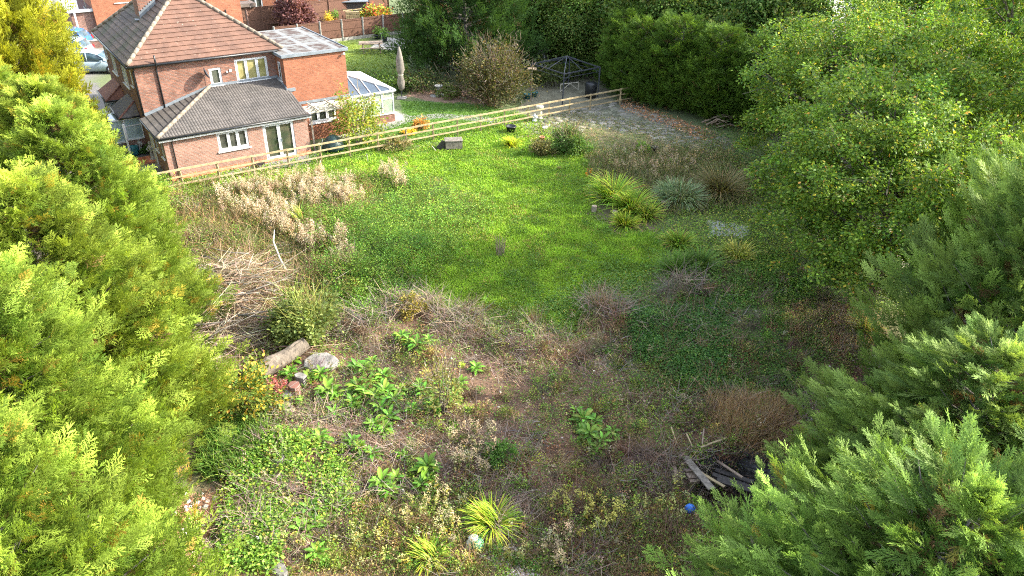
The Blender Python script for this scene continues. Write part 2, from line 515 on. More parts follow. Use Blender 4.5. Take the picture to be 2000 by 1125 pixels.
# ------------------------------------------------------------------ plant templates (all triangles)
T_LEAF = (np.array([(0, 0, 0), (.5, .32, .06), (1, 0, -.12), (.5, -.32, .06)], float), np.array([(0, 1, 2), (0, 2, 3)]))
T_LEAF5 = (np.array([(0, 0, 0), (.35, .30, .07), (.72, .22, .05), (1, 0, -.15), (.72, -.22, .05), (.35, -.30, .07), (.5, 0, 0)], float),
           np.array([(0, 6, 1), (1, 6, 2), (2, 6, 3), (3, 6, 4), (4, 6, 5), (5, 6, 0)]))
T_BLADE = (np.array([(0, -.5, 0), (0, .5, 0), (.5, -.42, .08), (.5, .42, .08), (1, 0, .32)], float), np.array([(0, 1, 3), (0, 3, 2), (2, 3, 4)]))
T_ARCH = (np.array([(0, -.5, 0), (0, .5, 0), (.35, -.5, .03), (.35, .5, .03), (.68, -.42, .18), (.68, .42, .18), (.92, -.2, .42), (.92, .2, .42), (1.0, 0, .6)], float),
          np.array([(0, 1, 3), (0, 3, 2), (2, 3, 5), (2, 5, 4), (4, 5, 7), (4, 7, 6), (6, 7, 8)]))
_k = np.linspace(0, 1, 5)
T_TWIG = (np.array([(t, s_ * .5 * (1 - .6 * t), .35 * sin(pi * t) + .1 * sin(7 * t)) for t in _k for s_ in (-1, 1)], float),
          np.array([f for i in range(4) for f in ((2 * i, 2 * i + 1, 2 * i + 3), (2 * i, 2 * i + 3, 2 * i + 2))]))

def spray_template(seed, ntw=11):
    r = random.Random(seed); V = []; Fc = []; Cc = []
    def tri(p, d, L, w, c0, c1):
        b = len(V); s_ = np.array([-d[1], d[0], 0]); s_ = s_ / (np.linalg.norm(s_) + 1e-9)
        V.extend([p - s_ * w / 2, p + s_ * w / 2, p + d * L]); Fc.append((b, b + 1, b + 2)); Cc.extend([c0, c0, c1])
    for i in range(ntw):
        t = .04 + .86 * i / ntw; sd = 1 if i % 2 else -1
        ang = sd * radians(r.uniform(28, 48)); L = (.46 * (1 - t) ** .6 + .10) * r.uniform(.8, 1.15)
        p = np.array([t, 0, .05 * sin(3 * t)]); d = np.array([cos(ang), sin(ang), r.uniform(-.25, .35)])
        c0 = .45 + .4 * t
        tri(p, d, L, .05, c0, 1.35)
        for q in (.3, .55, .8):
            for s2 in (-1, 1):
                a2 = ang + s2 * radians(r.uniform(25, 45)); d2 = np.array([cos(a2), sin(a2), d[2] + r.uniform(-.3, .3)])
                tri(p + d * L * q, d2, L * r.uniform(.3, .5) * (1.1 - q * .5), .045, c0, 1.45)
    for i in range(3):
        a = radians(r.uniform(-14, 14)); tri(np.array([.85, 0, 0]), np.array([cos(a), sin(a), r.uniform(-.1, .2)]), r.uniform(.15, .3), .04, .95, 1.4)
    tri(np.array([0, 0, 0]), np.array([1, 0, 0.0]), 1, .03, .45, .8)
    return np.array(V), np.array(Fc), np.array(Cc)
SPRAYS = [spray_template(i, 8) for i in range(4)]
def spray_long(seed):
    V, F, C = spray_template(seed, 13)
    V = V * np.array([1, .62, .8]); return V, F, C
SPRAYS_L = [spray_long(i + 20) for i in range(4)]
SPRAYS_S = [spray_template(i + 9, 5) for i in range(3)]

def scatter_sprays(P, D, S, C, tmpl=SPRAYS, roll=.9):
    n = len(P); which = rng.integers(0, len(tmpl), n); out = []
    for k, (tv, tf, tc) in enumerate(tmpl):
        m = which == k
        if not m.any(): continue
        fr = frames(D[m], rng.normal(0, roll, m.sum()))
        out.append(scatter(tv, tf, P[m], fr, S[m], C[m], tc))
    return merge(out)

def conifer(name, H, Rm, nb, kpl, size, col, tipcol, dense=True, asc=.55, base=.06, shape=.62, barkm='greybark', open_=0.0, sprays=SPRAYS, yel=None):
    """leylandii-like tree: trunk, limbs and feathery sprays"""
    root = empty(name)
    PP, DD, SS, CC = [], [], [], []
    lim = MB()
    for i in range(nb):
        f = base + (1 - base) * ((i + .5) / nb) ** .9
        f = min(.985, f + random.uniform(-.01, .01))
        z = H * f
        az = i * 2.399963 + random.uniform(-.4, .4)
        R = Rm * min(1, ((1 - f) * 1.55 + .03)) ** shape * (1 + .25 * sin(az * 2 + z * 1.3)) ** .5 * random.uniform(.78, 1.12)
        up = asc * R * random.uniform(.7, 1.3) + (.25 if f > .8 else 0)
        z0 = max(.15, z - up * .8)
        p0 = np.array([0, 0, z0]); p1 = np.array([cos(az) * R, sin(az) * R, z0 + up])
        k = max(4, int(kpl * (.35 + R / Rm)))
        t = rng.uniform(.30 if dense else .18, 1.0, k) ** (.75 if dense else .8)
        curve = (t ** 1.8)
        P = p0 + (p1 - p0) * t[:, None]; P[:, 2] = z0 + up * curve
        sp = (.05 + .22 * (1 - t) + .05) * R * (.9 if dense else .75)
        P = P + rng.normal(0, 1, (k, 3)) * sp[:, None] * np.array([1, 1, .55])
        outd = np.array([cos(az), sin(az), 0])
        D = outd[None] * rng.uniform(.6, 1.1, (k, 1)) + rng.normal(0, .42, (k, 3)) + np.array([0, 0, 1]) * rng.uniform(.35, 1.25, (k, 1))
        last = t > .9
        D[last] = outd * .8 + np.array([0, 0, .8]) + rng.normal(0, .18, (last.sum(), 3))
        s_ = size * rng.uniform(.45, 1.4, k) * (1 - .25 * f)
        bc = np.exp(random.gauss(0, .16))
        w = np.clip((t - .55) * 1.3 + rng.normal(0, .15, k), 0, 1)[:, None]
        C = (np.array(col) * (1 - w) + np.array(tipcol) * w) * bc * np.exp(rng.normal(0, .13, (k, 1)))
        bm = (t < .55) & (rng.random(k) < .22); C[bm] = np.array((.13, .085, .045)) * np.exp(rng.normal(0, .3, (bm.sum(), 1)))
        if yel is not None:
            ym = rng.random(k) < yel[1]; C[ym] = np.array(yel[0]) * np.exp(rng.normal(0, .2, (ym.sum(), 1)))
        PP.append(P); DD.append(D); SS.append(s_); CC.append(C)
        if i % 2 == 0 or not dense:
            q = [tuple(p0), tuple(p0 + (p1 - p0) * .5 + np.array([0, 0, -up * .12])), tuple(p0 * .1 + p1 * .9)]
            lim.tube(q, [.02 + .012 * R, .015 + .006 * R, .007], 5, False)
    # leader
    k = int(kpl * 1.5); t = rng.uniform(0, 1, k)
    P = np.stack([rng.normal(0, .10, k), rng.normal(0, .10, k), H * (.93 + .07 * t)], -1)
    D = rng.normal(0, .35, (k, 3)) + np.array([0, 0, .9])
    PP.append(P); DD.append(D); SS.append(size * rng.uniform(.5, .9, k)); CC.append(np.array(tipcol) * np.exp(rng.normal(0, .15, (k, 1))))
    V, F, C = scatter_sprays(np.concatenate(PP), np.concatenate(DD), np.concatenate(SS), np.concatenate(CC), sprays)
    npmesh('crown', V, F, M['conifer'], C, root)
    tr = MB(); tr.tube([(0, 0, -.3), (.04, .02, H * .3), (-.03, .04, H * .65), (0, 0, H * .97)], [.05 + H * .016, .04 + H * .012, .03 + H * .006, .012], 9)
    tk = tr.build('trunk', M[barkm], root, True)
    lim.build('limb', M[barkm], root, True)
    return root

def broadleaf(name, H, R, zc, nclu, nleaf, lsize, cols, wts, flat=.75, barkm='bark', clu=.55, trunk=True, lean=(0, 0), zbot=.35):
    """deciduous tree: trunk, forked limbs and leaf clusters on an uneven crown"""
    root = empty(name)
    mb = MB(); tips = []
    rt = .06 + H * .018
    mb.tube([(0, 0, -.3), (lean[0] * .2, lean[1] * .2, H * .18), (lean[0] * .5, lean[1] * .5, zc * .75)], [rt * 1.25, rt, rt * .7], 9)
    top = np.array([lean[0] * .5, lean[1] * .5, zc * .75])
    for i in range(9):
        az = i * 2.4 + random.uniform(-.3, .3); el = random.uniform(.15, 1.3)
        L = R * random.uniform(.55, .8)
        e = top + np.array([cos(az) * cos(el) * L, sin(az) * cos(el) * L, sin(el) * L * (H - zc) / R * 1.0])
        st_ = top * random.uniform(.55, 1.0)
        mid = (st_ + e) / 2 + np.array([random.uniform(-.3, .3), random.uniform(-.3, .3), .15 * L])
        mb.tube([tuple(st_), tuple(mid), tuple(e)], [rt * .5, rt * .33, rt * .18], 6, False)
        for j in range(5):
            a2 = az + random.uniform(-1.1, 1.1); el2 = random.uniform(-.3, 1.2); L2 = R * random.uniform(.25, .45)
            e2 = e + np.array([cos(a2) * cos(el2), sin(a2) * cos(el2), sin(el2)]) * L2
            mb.tube([tuple(e * .6 + mid * .4), tuple((e + e2) / 2 + np.array([0, 0, .1])), tuple(e2)], [rt * .16, rt * .1, .012], 4, False)
    # clusters over a lumpy ellipsoid
    d = nrmz(rng.normal(0, 1, (nclu, 3)))
    d[:, 2] = np.where(d[:, 2] < -zbot, -d[:, 2] * .4, d[:, 2])
    lum = 1 + .22 * np.sin(d[:, 0] * 4.1 + 1) * np.sin(d[:, 1] * 3.7) + .16 * np.sin(d[:, 2] * 6 + d[:, 0] * 5)
    rr = rng.uniform(.35, 1, nclu) ** .45 * lum
    cc = np.stack([lean[0] + d[:, 0] * R * rr, lean[1] + d[:, 1] * R * rr, zc + d[:, 2] * (H - zc) * rr], -1)
    cs = clu * rng.uniform(.6, 1.5, nclu)
    cb = jitcol((1, 1, 1), nclu, .17, .05)
    idx = rng.choice(nclu, nleaf, p=cs ** 2 / (cs ** 2).sum())
    off = rng.normal(0, 1, (nleaf, 3)) * cs[idx][:, None] * np.array([.62, .62, .62 * flat])
    P = cc[idx] + off
    D = nrmz(off + rng.normal(0, .5, (nleaf, 3)) * .6 + np.array([0, 0, -.1]))
    C = pick(cols, wts, nleaf) * cb[idx] * np.exp(rng.normal(0, .2, (nleaf, 1)))
    V, F, Cc = scatter(*T_LEAF, P, frames(D, rng.normal(0, .8, nleaf)), lsize * rng.uniform(.6, 1.3, nleaf), C)
    npmesh('crown', V, F, M['leaf'], Cc, root)
    # twigs in clusters
    nt_ = min(900, nclu * 2)
    i2 = rng.integers(0, nclu, nt_)
    D2 = nrmz(cc[i2] - top + rng.normal(0, .6, (nt_, 3)))
    V2, F2, C2 = scatter(*T_TWIG, cc[i2] - D2 * .5, frames(D2, rng.uniform(0, 6, nt_)), np.stack([rng.uniform(.5, 1.3, nt_), np.full(nt_, .022), rng.uniform(.3, .8, nt_)], -1), jitcol((.2, .17, .14), nt_))
    npmesh('twig', V2, F2, M['dry'], C2, root)['kind'] = 'stuff'
    mb.build('trunk', M[barkm], root, True)
    return root

# ------------------------------------------------------------------ ground form
POLY = {}
POLY['lawn'] = [(340, 352), (620, 322), (890, 272), (1000, 240), (1062, 250), (1080, 275), (1150, 300), (1160, 350), (1150, 420), (1200, 455), (1300, 462), (1280, 520), (1215, 570), (1150, 610), (1060, 640), (960, 625), (860, 600), (800, 560), (820, 500), (860, 440), (960, 420), (930, 385), (860, 350), (760, 345), (680, 355), (560, 358), (470, 368), (340, 380)]
POLY['lawn2'] = [(610, 322), (600, 290), (700, 260), (790, 235), (782, 196), (860, 200), (945, 205), (1050, 232), (1072, 234), (893, 268)]
POLY['farlawn'] = [(664, 82), (700, 84), (745, 92), (790, 110), (800, 136), (790, 150), (640, 150), (640, 95)]
POLY['yard'] = [(215, 366), (338, 356), (304, 318), (262, 268), (180, 150), (120, 150), (60, 300)]
POLY['terrace'] = [(335, 358), (620, 318), (625, 285), (770, 250), (800, 236), (775, 215), (760, 235), (690, 250), (612, 292), (335, 350)]
POLY['path'] = [(765, 215), (800, 226), (860, 222), (930, 226), (1050, 242), (1062, 252), (1020, 250), (930, 236), (860, 230), (800, 238), (775, 246)]
POLY['crazy'] = [(1010, 268), (1060, 232), (1110, 216), (1210, 196), (1240, 205), (1370, 255), (1420, 268), (1430, 290), (1380, 300), (1300, 282), (1240, 262), (1170, 248), (1110, 262), (1050, 272)]
POLY['gazfloor'] = [(1020, 215), (1035, 145), (1150, 140), (1210, 196), (1110, 216), (1045, 232)]
POLY['bed'] = [(800, 170), (980, 172), (960, 205), (860, 198), (790, 192)]
POLY['orange'] = [(340, 960), (430, 965), (450, 1010), (470, 1125), (330, 1125)]
POLY['soil'] = [(490, 850), (610, 838), (640, 880), (560, 930), (470, 920)]
POLY['rubble'] = [(905, 1065), (960, 1045), (1000, 1060), (1060, 1125), (990, 1125)]
POLY['ash'] = [(1312, 905), (1400, 880), (1520, 915), (1545, 1000), (1440, 1040), (1310, 1000)]
POLY['nettle'] = [(600, 375), (720, 350), (800, 345), (960, 400), (968, 440), (905, 470), (850, 540), (800, 600), (740, 640), (650, 600), (600, 520), (640, 480), (580, 430)]
POLY['scrub'] = [(300, 400), (350, 372), (560, 362), (740, 345), (730, 400), (700, 440), (600, 440), (700, 490), (690, 560), (560, 620), (440, 560), (330, 500)]
POLY['reed'] = [(1150, 310), (1300, 300), (1420, 300), (1480, 380), (1430, 400), (1270, 420), (1170, 360)]
POLY['paverock'] = [(1400, 430), (1470, 450), (1460, 470), (1390, 462)]
POLY['rightlit'] = [(1560, 440), (2000, 400), (2000, 620), (1600, 560)]
POLY['mid'] = [(1260, 560), (1560, 520), (1620, 640), (1560, 800), (1350, 800), (1180, 700)]
POLY['pave2'] = [(1700, 430), (1950, 440), (2000, 560), (1800, 540), (1690, 480)]
POLY['wild'] = [(430, 600), (700, 560), (1000, 620), (1260, 600), (1560, 540), (1700, 640), (1650, 900), (1450, 880), (1420, 1125), (400, 1125), (470, 900), (440, 760)]
POLY['site'] = [(-900, 500), (230, 385), (560, 345), (900, 275), (1060, 262), (1230, 215), (1400, 270), (1700, 420), (2900, 600), (2900, 1500), (-900, 1500)]
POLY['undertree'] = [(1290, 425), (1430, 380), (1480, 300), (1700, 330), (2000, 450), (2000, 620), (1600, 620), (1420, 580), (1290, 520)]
POLY['warm'] = [(430, 960), (640, 1000), (1000, 1050), (1250, 980), (1400, 1040), (1420, 1300), (430, 1300)]
POLY['road'] = [(0, -40), (190, -40), (230, 60), (205, 150), (120, 150), (0, 150)]

MOUNDS = [(770, 510, 2.0, .8), (690, 440, 1.6, .6), (660, 560, 1.3, .6), (850, 420, 1.5, .2), (720, 560, 1.6, .3), (450, 590, 2.4, .9), (780, 610, .6, .4), (840, 610, .6, .3), (1040, 680, 1.3, .35), (1340, 570, .8, .4), (1350, 680, 1.6, .15), (720, 640, 1.0, .3),
          (1500, 640, 1.0, .3), (1250, 640, .8, .2), (600, 700, .8, .3), (820, 700, 1.0, .25), (900, 640, 1.0, .3), (1180, 610, .9, .3), (1440, 690, 1.1, .15), (1460, 850, 1.6, .45),
          (560, 880, 1.4, .35), (650, 480, 1.6, .35), (420, 470, 2.0, .3), (1300, 350, 2.0, .25), (700, 900, .9, .2), (1340, 390, 1.2, .3)]
_MP = [(*G(a, b)[:2], r_, h_) for a, b, r_, h_ in MOUNDS]
PIT = [G(1395, 900), G(1525, 935), G(1500, 1010), G(1330, 990)]
PITC = G(1435, 950)
def hgt(x, y):
    x = np.asarray(x, float); y = np.asarray(y, float)
    u, v = toH(x, y)
    k = np.clip((-v - 2.5) / 4, 0, 1)
    px, py = pixn(x, y)
    wild = np.clip((py - 560) / 80, .15, 1)
    k = k * np.clip((40 - u) / 10, 0, 1)
    h = k * wild * ((vn(x, y, 3.2, 3) - .5) * .55 + (vn(x, y, .8, 5, 2) - .5) * .16) + k * (vn(x, y, 1.0, 9, 2) - .5) * .09
    for mx, my, r_, h_ in _MP:
        h = h + k * h_ * np.exp(-((x - mx) ** 2 + (y - my) ** 2) / (r_ * r_) * 1.3)
    d = np.sqrt(((x - PITC[0]) / 1.35) ** 2 + ((y - PITC[1] + .1) / .85) ** 2)
    h = h * np.clip(d - .5, 0, 1) - .75 * np.clip(1.35 - d, 0, .5) * 2 * (d < 1.35)
    return h

def make_ground():
    def axis(lo, hi, a, b, step):
        mid = np.arange(lo, hi, step)
        n = 26
        l = lo - (np.linspace(0, 1, n + 1)[1:] ** 2.2) * (lo - a)
        r = hi + (np.linspace(0, 1, n + 1) ** 2.2) * (b - hi)
        return np.concatenate([l[::-1], mid, r])
    xs = axis(-32, 34, -700, 700, .17); ys = axis(6, 62, -60, 1100, .17)
    X, Y = np.meshgrid(xs, ys)
    Z = hgt(X, Y) * ((X > -40) & (X < 42) & (Y < 70))
    px, py = pixn(X, Y)
    jx = (vn(X, Y, 1.3, 21) - .5) * 60 * np.clip(30 / np.maximum(Y, 8), .3, 1.6); jy = (vn(X, Y, 1.3, 22) - .5) * 36 * np.clip(30 / np.maximum(Y, 8), .3, 1.6)
    qx, qy = px + jx, py + jy
    n1 = vn(X, Y, 2.0, 31)[..., None]; n2 = vn(X, Y, .5, 32)[..., None]; n3 = vn(X, Y, 5, 33)[..., None]
    A = lambda c: np.array(c, float)
    col = A((.12, .13, .06)) * (1 - n1) + A((.09, .14, .045)) * n1           # far land: rough turf
    def put(name, c1, c2, nn=None, hard=False):
        nonlocal col
        m = inpoly(px if hard else qx, py if hard else qy, POLY[name])[..., None]
        w = n2 if nn is None else nn
        w = np.clip((w - .3) / .4, 0, 1)
        col = np.where(m, A(c1) * (1 - w) + A(c2) * w, col)
    put('site', (.15, .115, .07), (.10, .13, .04), n1)
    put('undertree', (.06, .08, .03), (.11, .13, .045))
    put('wild', (.08, .046, .027), (.165, .098, .06))
    put('warm', (.17, .105, .065), (.33, .22, .15))
    put('mid', (.07, .08, .035), (.12, .12, .06))
    put('scrub', (.08, .085, .035), (.14, .12, .06))
    put('reed', (.14, .13, .06), (.20, .16, .09))
    put('nettle', (.045, .075, .02), (.07, .11, .03))
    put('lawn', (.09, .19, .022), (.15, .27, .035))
    put('lawn2', (.07, .15, .02), (.10, .19, .03), None, True)
    put('farlawn', (.14, .21, .03), (.19, .25, .045), n1, True)
    put('bed', (.20, .125, .085), (.26, .17, .12), None)
    put('yard', (.115, .11, .105), (.17, .16, .15), n1, True)
    put('road', (.14, .13, .13), (.19, .18, .17), n1, True)
    put('terrace', (.17, .165, .155), (.25, .24, .22), n1, True)
    put('path', (.22, .21, .20), (.30, .29, .27), None, True)
    put('gazfloor', (.14, .13, .085), (.20, .19, .13))
    put('crazy', (.13, .125, .08), (.20, .20, .14))
    put('orange', (.36, .20, .12), (.46, .29, .19))
    put('soil', (.20, .12, .07), (.33, .22, .13))
    put('rubble', (.40, .30, .25), (.62, .55, .50))
    put('ash', (.022, .02, .02), (.06, .055, .052))
    put('pave2', (.36, .30, .23), (.52, .46, .38))
    put('paverock', (.40, .40, .38), (.5, .5, .48))
    u, v = toH(X, Y)
    far = ((Y > 62) & (px > 980) & (py < 150))[..., None]
    col = np.where(far, A((.30, .29, .27)) * (.8 + .4 * n1), col)
    ny, nx = X.shape
    V = np.stack([X, Y, Z], -1).reshape(-1, 3)
    i = np.arange(ny - 1)[:, None] * nx + np.arange(nx - 1)[None]
    F = np.stack([i, i + 1, i + 1 + nx, i + nx], -1).reshape(-1, 4)
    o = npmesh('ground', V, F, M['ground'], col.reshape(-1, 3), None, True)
    tag(o, 'overgrown garden ground of turf, litter and bare earth', kind='structure')
make_ground()

# ------------------------------------------------------------------ scatter helpers over the ground
def sample(poly, n, soft=6, excl=()):
    """n points spread over a piece of the ground; nearer pieces get more"""
    pl = POLY[poly] if isinstance(poly, str) else poly
    xs = [p[0] for p in pl]; ys = [p[1] for p in pl]
    out = []; tot = 0
    while tot < n:
        px = rng.uniform(min(xs), max(xs), n * 2); py = rng.uniform(min(ys), max(ys), n * 2)
        m = inpoly(px, py, pl)
        for e in excl: m &= ~inpoly(px, py, POLY[e])
        out.append(np.stack([px[m], py[m]], -1)); tot += m.sum()
    q = np.concatenate(out)[:n] + rng.normal(0, soft, (n, 2))
    x, y = Gn(q[:, 0], q[:, 1])
    return np.stack([x, y, hgt(x, y)], -1)

def dist(P): return np.sqrt(P[:, 0] ** 2 + P[:, 1] ** 2 + (P[:, 2] - CH) ** 2)

def disc(cx, cy, r, n):
    a = rng.uniform(0, 2 * pi, n); q = r * np.sqrt(rng.random(n))
    x, y = cx + q * np.cos(a), cy + q * np.sin(a)
    return np.stack([x, y, hgt(x, y)], -1)

def g_blades(P, L, W, C, lean=.45, tmpl=T_BLADE, upz=1.0, Dir=None):
    n = len(P); D = rng.normal(0, lean, (n, 3)); D[:, 2] = upz
    if Dir is not None: D = Dir
    D = nrmz(D)
    fr = frames(D); a = rng.uniform(0, 2 * pi, n)
    # bend towards ground: make template z point downhill of the lean
    fr = np.stack([fr[..., 0], fr[..., 1], -fr[..., 2]], -1) if Dir is not None else frames(D, a)
    L = L * rng.uniform(.6, 1.3, n)
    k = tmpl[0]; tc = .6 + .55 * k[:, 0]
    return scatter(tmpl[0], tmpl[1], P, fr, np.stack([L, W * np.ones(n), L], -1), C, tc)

def g_leaves(P, S, C, up=.6, tmpl=T_LEAF, hz=None):
    n = len(P); P = P.copy()
    if hz is not None: P[:, 2] += hz
    az = rng.uniform(0, 2 * pi, n); D = np.stack([np.cos(az), np.sin(az), rng.normal(up * .4, .4, n)], -1)
    return scatter(tmpl[0], tmpl[1], P, frames(D, rng.normal(0, .5, n)), S * rng.uniform(.6, 1.35, n), C)

def g_twigs(P, L, W, C, el=.25, hz=None, arch=.6):
    n = len(P); P = P.copy()
    if hz is not None: P[:, 2] += hz
    az = rng.uniform(0, 2 * pi, n); D = np.stack([np.cos(az), np.sin(az), rng.normal(el, .35, n)], -1)
    L = L * rng.uniform(.5, 1.5, n)
    return scatter(*T_TWIG, P, frames(D, rng.normal(0, .5, n)), np.stack([L, W * np.ones(n), L * rng.uniform(-.3, arch, n)], -1), C)

def g_stalks(P, Hh, stem, head, nfl=26, W=.012, frac=.45, hw=.07, fl=.055, yel=0.0, lean=.16):
    """upright weeds with fluffy seed heads"""
    n = len(P)
    D = rng.normal(0, lean, (n, 3)); D[:, 2] = 1; D = nrmz(D)
    L = Hh * rng.uniform(.65, 1.25, n)
    d = dist(P)
    w = np.maximum(W, d * .0006)
    a = scatter(*T_BLADE, P, frames(D, rng.uniform(0, 6, n)), np.stack([L, w, L * .25], -1), jitcol(stem, n))
    # low leaves on the stem
    m = 8; ii = np.repeat(np.arange(n), m); t = rng.uniform(.15, .75, n * m)
    Pl = P[ii] + D[ii] * (L[ii] * t)[:, None]
    az = rng.uniform(0, 2 * pi, n * m); Dl = np.stack([np.cos(az), np.sin(az), rng.uniform(-.4, .5, n * m)], -1)
    lc = jitcol(pick([stem, (.13, .15, .05), (.30, .27, .06)], [.5, .4, .1 + yel], n * m), n * m)
    b = scatter(*T_LEAF, Pl, frames(Dl), .11 * rng.uniform(.6, 1.2, n * m), lc)
    m = nfl; ii = np.repeat(np.arange(n), m); t = 1 - frac + frac * rng.random(n * m)
    wd = hw * (1.15 - (t - (1 - frac)) / frac) + .015
    Pf = P[ii] + D[ii] * (L[ii] * t)[:, None] + rng.normal(0, 1, (n * m, 3)) * wd[:, None] * np.array([1, 1, .6])
    Df = nrmz(rng.normal(0, 1, (n * m, 3)) + np.array([0, 0, .8]))
    hb = jitcol(head, n, .18, .08)
    c = scatter(*T_LEAF, Pf, frames(Df), np.stack([fl * rng.uniform(.7, 1.5, n * m), fl * .9 * np.ones(n * m), fl * np.ones(n * m)], -1), hb[ii] * np.exp(rng.normal(0, .18, (n * m, 1))))
    return merge([a, b, c])

def stuff(name, parts, mat, label):
    V, F, C = merge(parts)
    o = npmesh(name, V, F, M[mat], C)
    return tag(o, label, kind='stuff')

def patchy(P, sc, seed, thr, soft=.08):
    """keep only points where the noise is above thr"""
    n_ = vn(P[:, 0], P[:, 1], sc, seed)
    return P[n_ + rng.normal(0, soft, len(P)) > thr]

# -- turf
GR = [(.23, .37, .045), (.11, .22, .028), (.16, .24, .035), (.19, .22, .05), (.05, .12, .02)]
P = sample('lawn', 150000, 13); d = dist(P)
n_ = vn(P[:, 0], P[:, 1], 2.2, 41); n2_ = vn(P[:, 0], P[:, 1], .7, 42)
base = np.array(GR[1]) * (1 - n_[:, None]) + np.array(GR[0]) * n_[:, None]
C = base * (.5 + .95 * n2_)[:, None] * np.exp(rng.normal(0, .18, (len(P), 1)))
n9_ = vn(P[:, 0], P[:, 1], 1.1, 47); str_ = rng.random(len(P)) < .03 + .25 * np.clip((n9_ - .62) * 6, 0, 1); C[str_] = np.array((.28, .24, .10)) * np.exp(rng.normal(0, .2, (str_.sum(), 1)))
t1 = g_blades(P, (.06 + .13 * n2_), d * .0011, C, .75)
P2 = sample('lawn2', 22000, 2); d2 = dist(P2)
t2 = g_blades(P2, .05, d2 * .001, jitcol((.075, .165, .02), len(P2), .2), .5)
P3 = sample('farlawn', 9000, 1); d3 = dist(P3)
t3 = g_blades(P3, .06, d3 * .0009, jitcol((.16, .225, .035), len(P3), .15), .5)
P4 = patchy(sample('lawn', 60000, 8), .9, 44, .60); n4 = vn(P4[:, 0], P4[:, 1], .9, 44)
t4 = g_leaves(P4, .07, jitcol(pick([(.06, .13, .02), (.10, .18, .025), (.045, .10, .018)], [3, 2, 2], len(P4)), len(P4)), .7, hz=rng.random(len(P4)) * np.clip(n4 - .45, 0, 1) * .9)
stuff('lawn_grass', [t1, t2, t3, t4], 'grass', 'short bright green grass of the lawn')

# -- leafy weeds left of the lawn
P = sample('nettle', 46000, 12); d = dist(P)
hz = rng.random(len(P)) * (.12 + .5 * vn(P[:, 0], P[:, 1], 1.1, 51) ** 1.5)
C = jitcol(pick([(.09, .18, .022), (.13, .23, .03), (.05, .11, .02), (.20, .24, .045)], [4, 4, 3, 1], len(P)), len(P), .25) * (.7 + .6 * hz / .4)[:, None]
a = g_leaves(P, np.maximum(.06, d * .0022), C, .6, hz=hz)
P = patchy(sample('nettle', 9000, 10), 1.2, 52, .5); b = g_blades(P, .3, .014, jitcol((.26, .2, .1), len(P)), .4)
P = sample([(1040, 600), (1180, 540), (1290, 530), (1230, 600), (1120, 650), (960, 650), (900, 625)], 14000, 14); d = dist(P)
c_ = g_leaves(P, np.maximum(.06, d * .0026), jitcol(pick([(.075, .15, .03), (.11, .2, .045), (.2, .22, .04)], [5, 4, 1], len(P)), len(P)), .6, hz=rng.random(len(P)) * .15)
stuff('nettle_patch', [a, b, c_], 'leaf', 'leafy green nettles spreading over the left half of the lawn')

# -- ivy and strawberry carpet
P = sample([(1230, 620), (1400, 590), (1420, 680), (1400, 780), (1330, 750), (1240, 690)], 32000, 9); d = dist(P)
a = g_leaves(P, .085, jitcol(pick([(.03, .085, .018), (.05, .12, .022), (.09, .16, .03)], [5, 4, 1], len(P)), len(P)), .4, hz=.08 + rng.random(len(P)) * .25)
P = patchy(sample('mid', 40000, 20), 1.3, 61, .42); d = dist(P)
b = g_leaves(P, .07, jitcol(pick([(.04, .10, .02), (.07, .14, .03), (.13, .18, .035)], [4, 4, 1], len(P)), len(P)), .4, hz=rng.random(len(P)) * .25)
P = sample([(1380, 560), (1520, 500), (1600, 560), (1480, 600), (1390, 600)], 9000, 14)
c_ = g_leaves(P, .09, jitcol(pick([(.05, .12, .02), (.11, .2, .04)], [4, 3], len(P)), len(P)), .5, hz=rng.random(len(P)) * .3)
P = sample('undertree', 22000, 16); P = patchy(P, 1.6, 63, .36); d = dist(P)
d1_ = g_leaves(P, d * .0024, jitcol(pick([(.07, .15, .025), (.12, .21, .035), (.18, .23, .05), (.05, .1, .02)], [4, 4, 2, 2], len(P)), len(P)), .6, hz=rng.random(len(P)) * .22)
P = sample([(1290, 430), (1450, 400), (1560, 480), (1500, 540), (1330, 530)], 9000, 12); d2_ = g_leaves(P, .085, jitcol(pick([(.12, .22, .03), (.18, .26, .04), (.30, .30, .08)], [4, 3, 1], len(P)), len(P)), .6, hz=rng.random(len(P)) * .25)
P = sample([(1370, 245), (1500, 250), (1530, 420), (1400, 345)], 9000, 10); d4_ = g_leaves(P, .1, jitcol(pick([(.06, .12, .03), (.10, .15, .04), (.2, .14, .08)], [4, 3, 1], len(P)), len(P)), .6, hz=rng.random(len(P)) * .3)
P = sample([(1000, 262), (1160, 255), (1250, 275), (1420, 300), (1480, 330), (1400, 345), (1170, 320), (1080, 290)], 12000, 9); d = dist(P)
d3_ = g_leaves(P, d * .0018, jitcol(pick([(.09, .14, .035), (.13, .17, .05), (.24, .19, .1)], [4, 3, 2], len(P)), len(P)), .7, hz=rng.random(len(P)) * .35)
stuff('ivy_carpet', [a, b, c_, d1_, d2_, d3_, d4_], 'leaf', 'dark green ivy and strawberry leaves carpeting the middle of the plot')

